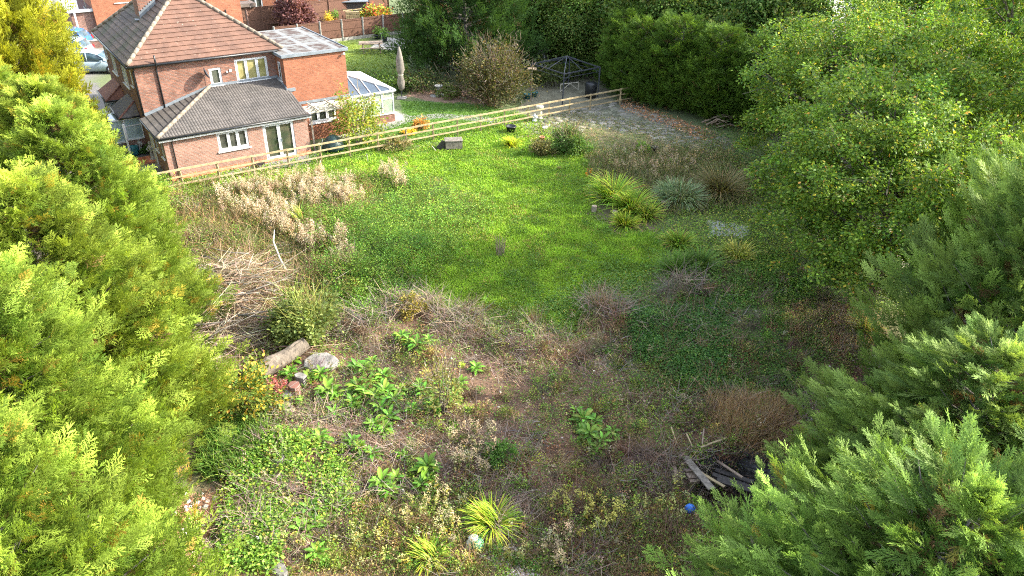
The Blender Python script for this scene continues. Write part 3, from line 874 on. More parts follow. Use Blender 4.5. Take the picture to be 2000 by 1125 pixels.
# -- bright leafy carpet bottom left
P = sample([(450, 880), (560, 870), (640, 890), (690, 960), (670, 1020), (560, 1040), (540, 1125), (440, 1125), (440, 1040), (450, 960)], 30000, 9)
P = patchy(P, 1.1, 71, .38)
a = g_leaves(P, .095, jitcol(pick([(.12, .23, .03), (.17, .29, .05), (.07, .15, .025), (.26, .27, .05)], [4, 4, 2, .6], len(P)), len(P)), .4, hz=rng.random(len(P)) * .32)
P = patchy(sample('wild', 90000, 9), 1.8, 72, .52)
b = g_leaves(P, .065, jitcol(pick([(.06, .12, .022), (.10, .165, .03), (.14, .15, .04), (.17, .12, .07)], [4, 3, 2, 1], len(P)), len(P), .3) * (.6 + 1.0 * vn(P[:, 0], P[:, 1], .5, 77))[:, None], .5, hz=rng.random(len(P)) * .32)
stuff('ground_cover', [a, b], 'leaf', 'bright low leafy ground cover in patches near the camera')

# -- dead bramble, twigs and litter
TW = [(.21, .165, .14), (.28, .225, .185), (.15, .11, .095), (.33, .27, .20)]
P = sample('wild', 30000, 16); n_ = vn(P[:, 0], P[:, 1], 1.7, 81)
P = P[n_ + rng.normal(0, .09, len(P)) > .50]; hh = np.clip((vn(P[:, 0], P[:, 1], 1.7, 81) - .44) * 1.6, .02, .6)
a = g_twigs(P, .5, .014, jitcol(pick(TW, [4, 3, 3, 2], len(P)), len(P)), .3, hz=rng.random(len(P)) * hh * .8)
b_ = []
for mx, my, r_, h_ in [q for k_, q in enumerate(_MP) if k_ in (6, 7, 9, 11, 16, 17)]:
    Q = disc(mx, my, r_ * 1.05, int(420 * r_))
    b_.append(g_twigs(Q, .8, .016, jitcol(pick(TW, [4, 4, 2, 2], len(Q)), len(Q)), .45, hz=rng.random(len(Q)) * .28, arch=.8))
P = sample('warm', 16000, 8)
cw_ = g_leaves(P, .045, jitcol(pick([(.40, .23, .13), (.30, .16, .09), (.5, .36, .22)], [3, 3, 1], len(P)), len(P), .25), .15, hz=.015)
P = sample('wild', 60000, 10)
c_ = g_leaves(P, .05, jitcol(pick([(.24, .17, .11), (.15, .10, .07), (.36, .27, .17), (.36, .22, .10)], [4, 4, 2, 1], len(P)), len(P), .3), .2, hz=.02)
stuff('dead_bramble', [a, c_, cw_] + b_, 'dry', 'grey brown tangle of dead bramble and leaf litter')

# -- straw grass
P = sample([(1520, 620), (1690, 600), (1720, 690), (1600, 690)], 6000, 12); a = g_blades(P, .35, .016, jitcol((.42, .31, .18), len(P)), .9)
P = sample([(1380, 790), (1530, 800), (1560, 880), (1500, 900), (1400, 870)], 7000, 10); b = g_blades(P, .5, .016, jitcol((.36, .25, .14), len(P)), .55)
P = sample([(1180, 1000), (1380, 1030), (1420, 1125), (1150, 1125)], 5000, 14); c_ = g_blades(P, .35, .014, jitcol((.33, .25, .14), len(P)), .9)
P = sample([(700, 980), (1000, 1000), (1010, 1125), (560, 1125)], 6000, 14); c2_ = g_blades(P, .26, .013, jitcol(pick([(.45, .36, .18), (.25, .25, .06)], [3, 2], len(P)), len(P)), .8)
P = patchy(sample('site', 22000, 10, excl=('lawn', 'crazy', 'pave2')), 1.5, 91, .5); c3_ = g_blades(P, .2, dist(P) * .0007, jitcol(pick([(.13, .16, .045), (.09, .15, .03), (.3, .25, .12)], [4, 3, 2], len(P)), len(P)), .7)
P = sample('reed', 22000, 10); c4_ = g_blades(P, .45, dist(P) * .0006, jitcol(pick([(.33, .27, .16), (.17, .20, .07), (.25, .19, .12), (.10, .15, .04)], [3, 4, 2, 3], len(P)), len(P)), .5)
stuff('dry_grass', [a, b, c_, c2_, c3_, c4_], 'dry', 'straw coloured dry grass among the weeds')

# -- weedy scrub and seeding goldenrod
P = sample('scrub', 42000, 12); d = dist(P); hz = rng.random(len(P)) * (.1 + .65 * vn(P[:, 0], P[:, 1], 1.2, 95))
a = g_leaves(P, d * .0017, jitcol(pick([(.09, .13, .03), (.15, .14, .05), (.06, .12, .022), (.24, .18, .09), (.12, .20, .03)], [4, 2, 5, 1, 4], len(P)), len(P), .3) * (.7 + .9 * vn(P[:, 0], P[:, 1], .9, 96))[:, None], .8, hz=hz)
P = sample('scrub', 3500, 12); b = g_twigs(P, .6, .016, jitcol((.20, .14, .09), len(P)), 1.0, hz=rng.random(len(P)) * .4)
stuff('weed_scrub', [a, b], 'leaf', 'olive and brown weedy scrub below the fence')
SEED = (.50, .40, .27)
gl = []
for (pl, n) in (([(430, 372), (560, 352), (590, 400), (570, 470), (470, 450), (430, 410)], 300), ([(570, 350), (655, 340), (670, 400), (640, 425), (580, 415)], 190),
                ([(660, 365), (712, 362), (715, 410), (670, 415)], 85), ([(590, 470), (690, 478), (700, 540), (600, 530)], 90), ([(300, 425), (335, 430), (330, 465), (290, 460)], 50),
                ([(715, 345), (800, 350), (790, 375), (720, 380)], 50)):
    K = sample(pl, max(4, n // 7), 3); P = K[rng.integers(0, len(K), int(n * .8))]; P = P + rng.normal(0, .17, P.shape) * (1, 1, 0)
    gl.append(g_stalks(P, 1.0, (.25, .20, .10), SEED, 64, frac=.5, hw=.065, fl=.055))
stuff('goldenrod', gl, 'dry', 'pale fluffy seed heads of goldenrod standing in the scrub below the fence')
gl = [g_stalks(sample([(1180, 300), (1300, 290), (1400, 320), (1290, 360), (1200, 350)], 110, 8), .95, (.2, .18, .08), (.40, .31, .21), 30, hw=.09, fl=.06),
      g_stalks(sample([(880, 860), (960, 850), (960, 930), (870, 930)], 34, 6), .8, (.2, .22, .08), (.46, .37, .24), 36),
      g_stalks(sample([(820, 960), (900, 985), (900, 1060), (790, 1050)], 26, 6), .8, (.25, .26, .06), (.46, .41, .22), 36, yel=.5, hw=.05, fl=.045),
      g_stalks(sample([(1070, 990), (1160, 980), (1260, 1010), (1150, 1060)], 26, 10), .7, (.3, .3, .06), (.40, .40, .10), 26, hw=.06, yel=.7),
      g_stalks(sample([(1280, 960), (1340, 900), (1330, 1040), (1270, 1050)], 14, 8), .7, (.28, .3, .08), (.36, .38, .14), 26, hw=.06, yel=.6),
      g_stalks(sample([(1060, 1060), (1120, 1060), (1110, 1125), (1070, 1125)], 10, 6), .9, (.3, .26, .12), (.42, .35, .21), 36),
      g_stalks(sample([(560, 960), (1060, 1080), (1080, 1125), (600, 1125)], 36, 12), .45, (.25, .3, .08), (.42, .40, .16), 18, hw=.06, yel=.5),
      g_stalks(sample('wild', 110, 20), .5, (.22, .18, .11), (.34, .27, .18), 18, hw=.06)]
stuff('tall_weeds', gl, 'dry', 'yellowing seeding weeds standing among the dead bramble')

def tufts(pl, n, nl, R_, H_, ls, cols, wts, jl=.3, soft=12, thr=None, sc=1.5, seed=5):
    K = sample(pl, n, soft)
    if thr is not None: K = patchy(K, sc, seed, thr)
    n = len(K); idx = np.repeat(np.arange(n), nl); m = n * nl
    d = nrmz(rng.normal(0, 1, (m, 3))); d[:, 2] = np.abs(d[:, 2])
    s_ = rng.uniform(.5, 1.5, n)[idx]; hs = rng.uniform(.5, 1.6, n)[idx]
    P = K[idx] + d * (rng.random((m, 1)) ** .5) * np.stack([R_ * s_, R_ * s_, H_ * hs], -1)
    kc = jitcol(pick(cols, wts, n), n, jl, .12)
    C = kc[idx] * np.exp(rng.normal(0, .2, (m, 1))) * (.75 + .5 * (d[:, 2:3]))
    L = np.maximum(ls, dist(P) * .0017) * rng.uniform(.6, 1.4, m)
    return scatter(*T_LEAF, P, frames(nrmz(d + rng.normal(0, .5, (m, 3))), rng.normal(0, .6, m)), L, C)
def twtufts(pl, n, nl, L_, cols, soft=12, thr=None, sc=1.5, seed=5, w=.012):
    K = sample(pl, n, soft)
    if thr is not None: K = patchy(K, sc, seed, thr)
    n = len(K); idx = np.repeat(np.arange(n), nl); m = n * nl
    P = K[idx] + rng.normal(0, .13, (m, 3)) * (1, 1, 0)
    tilt = rng.normal(0, .45, (n, 2))[idx]
    D = np.stack([tilt[:, 0] + rng.normal(0, .45, m), tilt[:, 1] + rng.normal(0, .45, m), np.full(m, .8)], -1)
    L = L_ * rng.uniform(.4, 1.5, m) * rng.uniform(.6, 1.5, n)[idx]
    C = jitcol(pick(cols, [1] * len(cols), n), n, .22)[idx] * np.exp(rng.normal(0, .2, (m, 1)))
    return scatter(*T_TWIG, P, frames(nrmz(D), rng.uniform(0, 6, m)), np.stack([L, np.maximum(w, dist(P) * .00055), L * rng.uniform(-.5, .9, m)], -1), C)
WG = [(.055, .12, .02), (.09, .165, .028), (.12, .14, .035), (.17, .13, .07), (.16, .09, .06), (.15, .22, .035), (.30, .27, .06)]
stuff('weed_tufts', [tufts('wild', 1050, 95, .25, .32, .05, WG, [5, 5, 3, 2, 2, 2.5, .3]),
                     tufts([(440, 880), (700, 880), (1000, 960), (1400, 1000), (1400, 1125), (440, 1125)], 260, 90, .22, .28, .05, WG, [2, 4, 2, 1, 1, 6, 2]),
                     tufts([(600, 440), (720, 410), (880, 440), (860, 530), (790, 590), (720, 620), (640, 590)], 230, 110, .5, .95, .065, [(.05, .12, .02), (.07, .15, .022), (.10, .18, .03), (.12, .12, .04)], [3, 3, 2, 1]),
                     tufts('nettle', 420, 90, .42, .6, .06, [(.08, .17, .022), (.12, .22, .03), (.06, .13, .02), (.17, .24, .04)], [3, 3, 2, 1]),
                     tufts('scrub', 420, 60, .38, .5, .06, [(.08, .13, .028), (.12, .14, .04), (.18, .15, .07), (.06, .12, .025), (.10, .19, .03)], [3, 3, 1.5, 3, 2]),
                     tufts('reed', 150, 60, .35, .4, .06, [(.09, .13, .04), (.2, .16, .09), (.07, .12, .03)], [2, 2, 2]),
                     tufts('undertree', 260, 60, .35, .35, .06, [(.08, .15, .03), (.13, .2, .04), (.2, .22, .05)], [3, 3, 1]),
                     tufts('mid', 240, 80, .28, .25, .05, [(.05, .12, .02), (.08, .15, .03), (.15, .14, .06)], [3, 3, 1]),
                     tufts('lawn', 90, 60, .22, .12, .05, [(.06, .14, .02), (.10, .17, .03), (.2, .18, .08)], [3, 3, 1])], 'leaf', 'tufts of low weeds all over the overgrown plot')
DB = [(.17, .115, .09), (.22, .16, .125), (.13, .085, .065), (.27, .20, .14), (.20, .11, .07)]
stuff('dead_stems', [twtufts('wild', 420, 55, .42, DB, thr=.42, sc=2.2, seed=15), twtufts('mid', 90, 50, .4, DB), twtufts('scrub', 170, 40, .6, [(.2, .15, .09), (.26, .2, .12)]),
                     twtufts([(1100, 900), (1320, 860), (1330, 1100), (1050, 1100)], 130, 60, .4, DB), twtufts([(1130, 580), (1200, 580), (1230, 680), (1150, 690)], 12, 60, .6, [(.28, .2, .13)]),
                     twtufts([(1030, 630), (1090, 630), (1110, 700), (1040, 710)], 12, 60, .55, [(.27, .19, .14)])], 'dry', 'reddish brown dead stems sticking up through the weeds')
# ------------------------------------------------------------------ trees
def place(o, x, y, rz=0.0, s=1.0, z=0.0, sz=None):
    o.location = (x, y, z); o.rotation_euler = (0, 0, rz); o.scale = (s, s, sz or s)
    return o

def plant_all(protos, spots, name_group=None):
    used = set()
    for (k, x, y, rz, s, sz, label, cat, grp) in spots:
        o = protos[k] if k not in used else copy_tree(protos[k])
        used.add(k)
        place(o, x, y, rz, s, float(hgt(x, y)) if abs(x) < 30 and y < 60 else 0.0, sz)
        for kk in ('label', 'category', 'group', 'kind'):
            if kk in o: del o[kk]
        tag(o, label, cat, grp)

LIME, LIMET = (.065, .125, .018), (.27, .37, .06)
cA = conifer('conifer_tree', 10.0, 3.0, 250, 66, .50, LIME, LIMET, True, .55, .04, .62, yel=((.27, .20, .04), .03))
cB = conifer('conifer_tree', 10.0, 2.9, 230, 66, .52, (.075, .135, .02), (.29, .37, .06), True, .6, .05, .55, yel=((.30, .26, .04), .04))
GL = 'tall lime green conifers along the left boundary'
left = [
    ('A', -7.0, 6.6, 0.3, .84, .92, 'nearest lime green conifer with bare grey trunk showing at the bottom left', 'conifer tree', GL),
    ('B', -11.0, 7.4, 1.2, .9, .95, 'lime green conifer cut by the bottom left corner, beside the nearest one', 'conifer tree', GL),
    ('A', -11.0, 11.4, 2.2, 1.08, .93, 'lime green conifer beside the orange needle litter at the bottom left', 'conifer tree', GL),
    ('B', -12.0, 15.8, .4, 1.05, .86, 'lime green conifer overhanging the yellow leaved shrub and dark long grass', 'conifer tree', GL),
    ('A', -13.9, 20.8, 4.0, .98, .88, 'lime green conifer whose skirt touches the brush pile', 'conifer tree', GL),
    ('B', -17.0, 25.2, 2.8, .95, .84, 'lime green conifer behind the upper end of the brush pile', 'conifer tree', GL),
    ('A', -20.9, 28.5, 5.1, .95, .78, 'lime green conifer beside the olive scrub below the fence', 'conifer tree', GL),
    ('B', -24.4, 32.4, 3.4, .85, .74, 'lime green conifer at the left end of the wooden rail fence', 'conifer tree', GL),
    ('A', -17.2, 19.5, 1.0, 1.0, 1.0, 'lime green conifer of the outer row at the left edge, half way up the photo', 'conifer tree', GL),
    ('B', -15.4, 12.0, 5.0, .95, 1.0, 'lime green conifer of the outer row, at the left edge below the middle', 'conifer tree', GL),
    ('A', -22.5, 25.5, 2.0, .95, .98, 'lime green conifer of the outer row, level with the scrub', 'conifer tree', GL),
]
plant_all({'A': cA, 'B': cB}, left)
cY = conifer('conifer_tree', 10.0, 3.1, 170, 40, .85, (.13, .16, .018), (.32, .34, .03), True, .5, .05, .6, yel=((.38, .31, .04), .08))
plant_all({'Y': cY}, [
    ('Y', -26.2, 37.4, 0, .98, 1.32, 'golden yellow conifer nearest the left side of the brick house', 'conifer tree', 'golden conifers at the top left'),
    ('Y', -25.6, 31.0, 2.0, .95, 1.25, 'golden yellow conifer on the left edge, between the lime and the far golden ones', 'conifer tree', 'golden conifers at the top left'),
    ('Y', -33.0, 41.0, 4.0, 1.0, 1.4, 'golden yellow conifer in front of the parked cars', 'conifer tree', 'golden conifers at the top left'),
    ('Y', -38.0, 47.0, 1.0, 1.0, 1.4, 'golden yellow conifer furthest away, at the top left corner', 'conifer tree', 'golden conifers at the top left'),
])

RG, RGT = (.06, .125, .028), (.19, .30, .07)
rA = conifer('conifer_tree', 10.0, 4.3, 105, 62, .86, RG, RGT, False, .95, .05, .5, sprays=SPRAYS_L, yel=((.24, .22, .05), .02))
rB = conifer('conifer_tree', 10.0, 4.0, 95, 64, .84, (.06, .12, .03), (.21, .30, .085), False, .85, .06, .5, sprays=SPRAYS_L)
GR_ = 'feathery green conifers along the right boundary'
plant_all({'A': rA, 'B': rB}, [
    ('A', 7.8, 8.5, .2, .88, .66, 'feathery green conifer nearest the camera, tips over the burnt pit', 'conifer tree', GR_),
    ('B', 11.0, 13.0, 1.9, .92, .64, 'feathery green conifer in the lower right, just right of the burnt pit', 'conifer tree', GR_),
    ('A', 12.2, 8.7, 3.2, .95, .78, 'feathery green conifer filling the bottom right corner', 'conifer tree', GR_),
    ('B', 14.6, 16.6, 4.1, .95, .98, 'tall feathery green conifer at the right edge, in front of the oak', 'conifer tree', GR_),
    ('A', 17.2, 20.0, 5.4, .85, 1.0, 'tall feathery green conifer furthest along the right edge', 'conifer tree', GR_),
])

OAKC = [(.085, .16, .02), (.135, .215, .03), (.05, .11, .02), (.28, .27, .035), (.32, .18, .05)]
oak = broadleaf('oak_tree', 12.0, 5.6, 6.0, 340, 60000, .165, OAKC, [5, 4, 3, .6, .15], .75, clu=.40, zbot=.8)
oak2 = broadleaf('oak_tree', 12.0, 5.2, 6.0, 240, 34000, .19, [(.07, .15, .025), (.10, .19, .035), (.15, .22, .04), (.34, .30, .04)], [5, 4, 2, .4], .8, clu=.7, barkm='greybark')
GO = 'broad leaved trees crowding the right side'
plant_all({'O': oak, 'P': oak2}, [
    ('O', 15.8, 29.4, .4, .95, .78, 'green oak overhanging the right side of the lawn, its crown the nearest to the reeds', 'tree', GO),
    ('O', 21.2, 34.0, 2.2, .9, .84, 'green oak standing over the leaning boards on the right', 'tree', GO),
    ('P', 20.5, 43.4, 1.0, .95, .74, 'broad green tree right of the crazy paving', 'tree', GO),
    ('O', 27.5, 40.5, 3.9, 1.1, 1.1, 'oak with a few yellow leaves near the top right', 'tree', GO),
    ('O', 14.6, 25.2, 3.0, .8, .68, 'lower oak crown in front of the big oak, right of the straw coloured grass', 'tree', GO),
    ('O', 17.8, 38.6, 1.1, .98, .84, 'oak hanging over the end of the crazy paving, beside the cut branches', 'tree', GO),
    ('P', 24.0, 30.0, 5.0, .68, 1.75, 'tall oak mostly beyond the right edge, stretched upward to shade the lawn', 'tree', GO),  # mostly out of view; drawn up tall to throw a shadow band on the lawn
    ('P', 27.5, 52.0, 2.0, 1.1, 1.1, 'bright green tree at the top edge, right of the pale trunks', 'tree', GO),
    ('O', 36.0, 50.0, .9, 1.2, 1.15, 'oak filling the top right corner', 'tree', GO),
    ('P', 33.5, 60.0, 4.4, 1.2, 1.1, 'tree behind the corner oak at the top edge', 'tree', GO),
])
far1 = broadleaf('bushy_tree', 10.0, 4.6, 4.6, 190, 56000, .24, [(.045, .10, .02), (.08, .14, .03), (.12, .15, .04)], [5, 4, 2], .8, clu=.8, zbot=.95)
plant_all({'F': far1}, [
    ('F', 2.6, 68.0, 0, 1.0, .95, 'dark bushy tree behind the gazebo frame', 'tree', 'trees behind the back gardens'),
    ('F', 9.6, 70.0, 1.4, 1.1, 1.0, 'olive green tree behind the tall hedge, right of the gazebo', 'tree', 'trees behind the back gardens'),
    ('F', 17.0, 66.0, 2.9, 1.05, 1.05, 'green tree left of the pale trunks at the top', 'tree', 'trees behind the back gardens'),
    ('F', 23.0, 72.0, 4.2, 1.2, 1.1, 'tree in shade behind the pale trunks', 'tree', 'trees behind the back gardens'),
    ('F', 6.4, 62.5, 2.2, .8, .75, 'dark bushy tree right behind the gazebo, left of the hedge', 'tree', 'trees behind the back gardens'),
    ('F', 11.6, 60.0, 4.0, .95, 1.0, 'loose green tree rising just behind the left half of the tall hedge', 'tree', 'trees behind the back gardens'),
    ('F', 18.6, 56.5, 5.2, .95, 1.0, 'loose green tree rising just behind the right half of the tall hedge', 'tree', 'trees behind the back gardens'),
    ('F', 6.0, 82.0, 3.3, 1.2, .9, 'further green tree at the top edge above the gazebo', 'tree', 'trees behind the back gardens'),
    ('F', 13.0, 84.0, .3, 1.2, 1.0, 'further green tree at the top edge above the tall hedge', 'tree', 'trees behind the back gardens'),
    ('F', -1.6, 76.0, 5.0, 1.0, .85, 'tree at the top edge just right of the big dark conifer', 'tree', 'trees behind the back gardens'),
])
DG, DGT = (.025, .062, .018), (.055, .115, .03)
dk = conifer('conifer_tree', 11.0, 5.2, 230, 44, .95, DG, DGT, True, .3, .06, .42, sprays=SPRAYS_S)
tag(place(dk, -4.3, 60.5, 0, .93, 0, 1.1), 'big dark green conifer standing behind the parasol', 'conifer tree')
hg = conifer('hedge_conifer', 7.0, 2.0, 150, 34, .6, (.045, .10, .018), (.11, .19, .03), True, .5, .03, .3, sprays=SPRAYS_S)
hs = []
hb, he_ = G(1212, 200), G(1470, 262)
for i in range(8):
    t = (i + .3) / 7.0
    x = hb[0] + (he_[0] - hb[0]) * t + 1.2; y = hb[1] + (he_[1] - hb[1]) * t + 1.5
    hs.append(('H', x, y, i * 1.3, 1.0 + .08 * (i % 3), (.82, .64, .9, .7, .86, .62, .82, .7)[i], 'one of the dark green conifers grown together as the tall hedge beside the crazy paving', 'hedge', 'tall conifer hedge beside the crazy paving'))
for i in range(4):
    hs.append(('H', hb[0] + .6 + i * .35, hb[1] + 3.2 + i * 2.3, i * 2.0 + 1, 1.0, .85, 'one of the dark green conifers forming the hedge right of the gazebo frame', 'hedge', 'conifer hedge right of the gazebo'))
plant_all({'H': hg}, hs)

# pale trunks among the trees at the top
for i, (px, py) in enumerate(((1418, 100), (1448, 98), (1466, 102))):
    x, y, _ = G(px, py)
    x *= .86; y *= .86
    mb = MB(); mb.tube([(0, 0, -.2), (.1, 0, 3), (-.1 + .1 * i, .1, 6), (.2, 0, 9.5)], [.16, .14, .11, .05], 8)
    for k in range(5):
        a = k * 2.2 + i; z = 3.5 + k
        mb.tube([(0, 0, z), (cos(a) * .8, sin(a) * .8, z + 1), (cos(a) * 1.5, sin(a) * 1.5, z + 2.2)], [.05, .035, .012], 5, False)
    r_ = empty('birch_tree', (x, y, 0)); mb.build('trunk', M['greybark'], r_, True)
    k = 2600; c_ = rng.normal(0, 1, (k, 3)) * (1.1, 1.1, 1.2) + (0, 0, 8.3)
    V, F, C = scatter(*T_LEAF, c_, frames(rng.normal(0, 1, (k, 3))), .15 * rng.uniform(.6, 1.3, k), jitcol((.10, .17, .04), k))
    npmesh('crown', V, F, M['leaf'], C, r_)
    tag(r_, ['left one of the three slim pale trunks at the top', 'middle one of the three slim pale trunks at the top', 'right one of the three slim pale trunks at the top'][i], 'tree', 'slim pale trunks behind the hedge')

# ------------------------------------------------------------------ shrubs
def shrub(name, px, py, R, Hh, n, ls, cols, wts, label, cat='shrub', twig=0, twc=(.25, .20, .15), tmpl=T_LEAF, mat='leaf', group=None, zc=.5, squash=1.0, stems=5, stc='bark', seed=0, tw=.018, tl=1.0):
    x, y, _ = G(px, py); z = float(hgt(x, y)) if abs(x) < 30 and y < 60 else 0
    r_ = empty(name, (x, y, z))
    nc = 26
    d = nrmz(rng.normal(0, 1, (nc, 3))); d[:, 2] = np.abs(d[:, 2])
    cc = d * rng.uniform(.35, 1.0, (nc, 1)) * np.array([R, R * squash, Hh * .62]) + np.array([0, 0, Hh * .2])
    idx = rng.integers(0, nc, n)
    P = cc[idx] + rng.normal(0, 1, (n, 3)) * np.array([R, R, Hh * .8]) * .14
    P[:, 2] = np.abs(P[:, 2])
    cb = np.exp(rng.normal(0, .15, (nc, 1)))
    C = pick(cols, wts, n) * cb[idx] * np.exp(rng.normal(0, .2, (n, 1)))
    V, F, Cc = scatter(*tmpl, P, frames(nrmz(P - (0, 0, Hh * .3)) + rng.normal(0, .6, (n, 3)), rng.normal(0, .7, n)), ls * rng.uniform(.6, 1.35, n), C)
    npmesh('foliage', V, F, M[mat], Cc, r_)
    mb = MB()
    for i in range(stems):
        a = i * 2.4 + seed
        mb.tube([(.05 * cos(a), .05 * sin(a), -.1), (R * .25 * cos(a), R * .25 * sin(a), Hh * .4), (R * .55 * cos(a), R * .55 * sin(a), Hh * .8)], [.03, .02, .008], 5, False)
    mb.build('stem', M[stc], r_, True)
    if twig:
        P2 = rng.normal(0, 1, (twig, 3)) * np.array([R * .3, R * .3, Hh * .22]) + (0, 0, Hh * .45); P2[:, 2] = np.abs(P2[:, 2])
        D2 = nrmz(P2 * (1, 1, .5) + rng.normal(0, .4, (twig, 3)) + (0, 0, .3))
        V, F, Cc = scatter(*T_TWIG, P2, frames(D2, rng.uniform(0, 6, twig)), np.stack([tl * R * rng.uniform(.3, .8, twig), np.full(twig, tw), R * rng.uniform(0, .5, twig)], -1), jitcol(twc, twig))
        npmesh('twig', V, F, M['dry'], Cc, r_)['kind'] = 'stuff'
    return tag(r_, label, cat, group)

shrub('old_shrub', 965, 200, 3.1, 4.6, 11000, .16, [(.055, .07, .022), (.085, .08, .03), (.10, .07, .035)], [4, 3, 1], 'sprawling half dead olive shrub with grey twigs in front of the gazebo', twig=1300, twc=(.17, .14, .11), squash=.9, tw=.03, tl=.45)
shrub('shrub', 880, 190, .9, 1.0, 900, .16, [(.09, .13, .04)], [1], 'small green bush at the foot of the half dead olive shrub')
shrub('climbing_shrub', 700, 283, 1.75, 3.9, 3000, .16, [(.14, .20, .03), (.20, .24, .035), (.10, .16, .03), (.28, .22, .04)], [4, 3, 3, 1], 'yellow green climber on bare forked stems in front of the conservatory', 'shrub', twig=90, twc=(.45, .35, .2), stems=7, stc='greywood', zc=.7, tw=.03)
shrub('climber', 655, 245, .8, 2.2, 2200, .16, [(.06, .14, .03), (.10, .17, .03)], [3, 2], 'darker green climber hanging off the white pergola', 'climber')
shrub('shrub', 1112, 296, 1.25, 1.75, 6000, .12, [(.06, .13, .03), (.09, .16, .04)], [3, 2], 'rounded dark green shrub at the near corner of the crazy paving', twig=260, twc=(.2, .17, .1), tw=.03)
shrub('shrub', 1060, 300, .9, 1.1, 2600, .11, [(.11, .13, .05), (.17, .15, .07)], [3, 2], 'brownish olive shrub left of the rounded dark green one')
shrub('willow_shrub', 605, 660, 1.35, 2.1, 5200, .13, [(.085, .13, .04), (.13, .17, .05), (.17, .20, .06)], [4, 3, 1], 'fine leaved willow with yellow arching stems beside the brush pile', 'shrub', twig=420, twc=(.24, .26, .07), tw=.016)
shrub('yellow_shrub', 478, 800, 1.3, 1.9, 5200, .12, [(.07, .13, .03), (.12, .16, .03), (.34, .28, .04), (.40, .20, .05)], [4, 3, 2, .5], 'shrub turning yellow between the left conifers and the fallen log')
shrub('pink_shrub', 543, 772, .38, .6, 800, .08, [(.34, .12, .13), (.24, .10, .10), (.14, .14, .06)], [3, 2, 1], 'small pinkish red shrub beside the fallen log')
shrub('sapling', 868, 808, .75, 2.6, 900, .09, [(.13, .16, .05), (.2, .19, .06)], [3, 2], 'spindly sapling with bare grey stems in the middle foreground', 'sapling', twig=160, twc=(.32, .28, .22), tw=.014)
shrub('low_shrub', 800, 618, .7, .8, 1100, .09, [(.20, .19, .05), (.28, .23, .05)], [3, 2], 'low yellowing shrub over the grey bramble mound', twig=200)
shrub('red_leaf_bush', 735, 42, 2.0, 1.9, 5200, .25, [(.12, .22, .04), (.40, .10, .07), (.50, .36, .07), (.09, .16, .03)], [3, 3, 2, 2], 'hedge bush flushed red and yellow behind the brown panel fence', 'bush')
shrub('purple_tree', 582, 62, 1.9, 5.2, 5200, .26, [(.10, .045, .055), (.16, .08, .09), (.07, .03, .04)], [4, 3, 2], 'small purple leaved tree in the garden behind the flat roof', 'tree', twig=300, twc=(.22, .14, .12), tw=.04)
shrub('yellow_shrub', 640, 62, .5, .9, 500, .18, [(.45, .36, .04), (.2, .24, .05)], [2, 1], 'small yellow plant at the foot of the purple tree')
shrub('garden_shrub', 822, 252, .55, .9, 700, .12, [(.36, .18, .05), (.22, .18, .05)], [2, 1], 'small orange brown shrub beside the garden path')
shrub('flower_bed', 800, 262, .5, .35, 500, .12, [(.55, .38, .04), (.15, .18, .04)], [3, 1], 'yellow flowers in front of the small orange brown shrub', 'plant')
shrub('low_shrub', 770, 290, 1.1, .8, 1300, .12, [(.13, .12, .06), (.10, .14, .04), (.2, .15, .08)], [3, 2, 1], 'low brown and green planting right behind the fence near the conservatory')
shrub('boundary_bush', 700, 168, 2.0, 1.5, 2600, .17, [(.07, .14, .03), (.10, .17, .03)], [3, 2], 'left half of the clipped hedge behind the conservatory', 'hedge', group='clipped hedge behind the conservatory')
shrub('boundary_bush', 750, 176, 2.0, 1.5, 2600, .17, [(.06, .12, .03), (.09, .15, .03)], [3, 2], 'right half of the clipped hedge behind the conservatory, nearest the parasol', 'hedge', group='clipped hedge behind the conservatory')
shrub('boundary_bush', 820, 172, 2.4, 1.7, 2600, .18, [(.05, .09, .03), (.10, .10, .05)], [3, 2], 'dark brownish hedge between the parasol and the bird bath', 'hedge', group='clipped hedge behind the conservatory')
shrub('orange_flower_plant', 1150, 345, .2, .6, 160, .07, [(.60, .26, .03), (.15, .2, .05)], [2, 2], 'slim orange flowering plant at the right edge of the lawn', 'plant')
shrub('leafy_plant', 1255, 300, .45, .9, 500, .13, [(.12, .24, .04), (.17, .3, .05)], [2, 1], 'fresh green weed beside the black bucket', 'plant')
shrub('green_bush', 980, 900, .5, .8, 1500, .07, [(.06, .14, .03), (.09, .18, .04)], [2, 1], 'small dense green bush right of the seeding weeds in the foreground', 'bush')
shrub('green_bush', 1080, 165, 2.3, 2.2, 2600, .22, [(.06, .09, .03), (.09, .12, .04)], [2, 1], 'dark ivy bank behind the gazebo frame', 'bush')
for i, (px, py, R_, H_, lab) in enumerate(((975, 395, .32, 1.0, 0), (0, 0, 0, 0, 0))):
    break
_x0, _y0, _ = G(977, 500)
mb = MB()
for i in range(16):
    a = i * 2.4; mb.tube([(.14 * cos(a), .14 * sin(a), -.1), (.2 * cos(a), .2 * sin(a), .5), (.22 * cos(a), .22 * sin(a), random.uniform(.75, 1.05))], [.016, .014, .008], 5)
r_ = mb.build('dead_stalks', M['oldwood']); r_.location = (_x0, _y0, float(hgt(_x0, _y0)))
tag(r_, 'upright bundle of dead brown stalks in the middle of the lawn', 'plant')

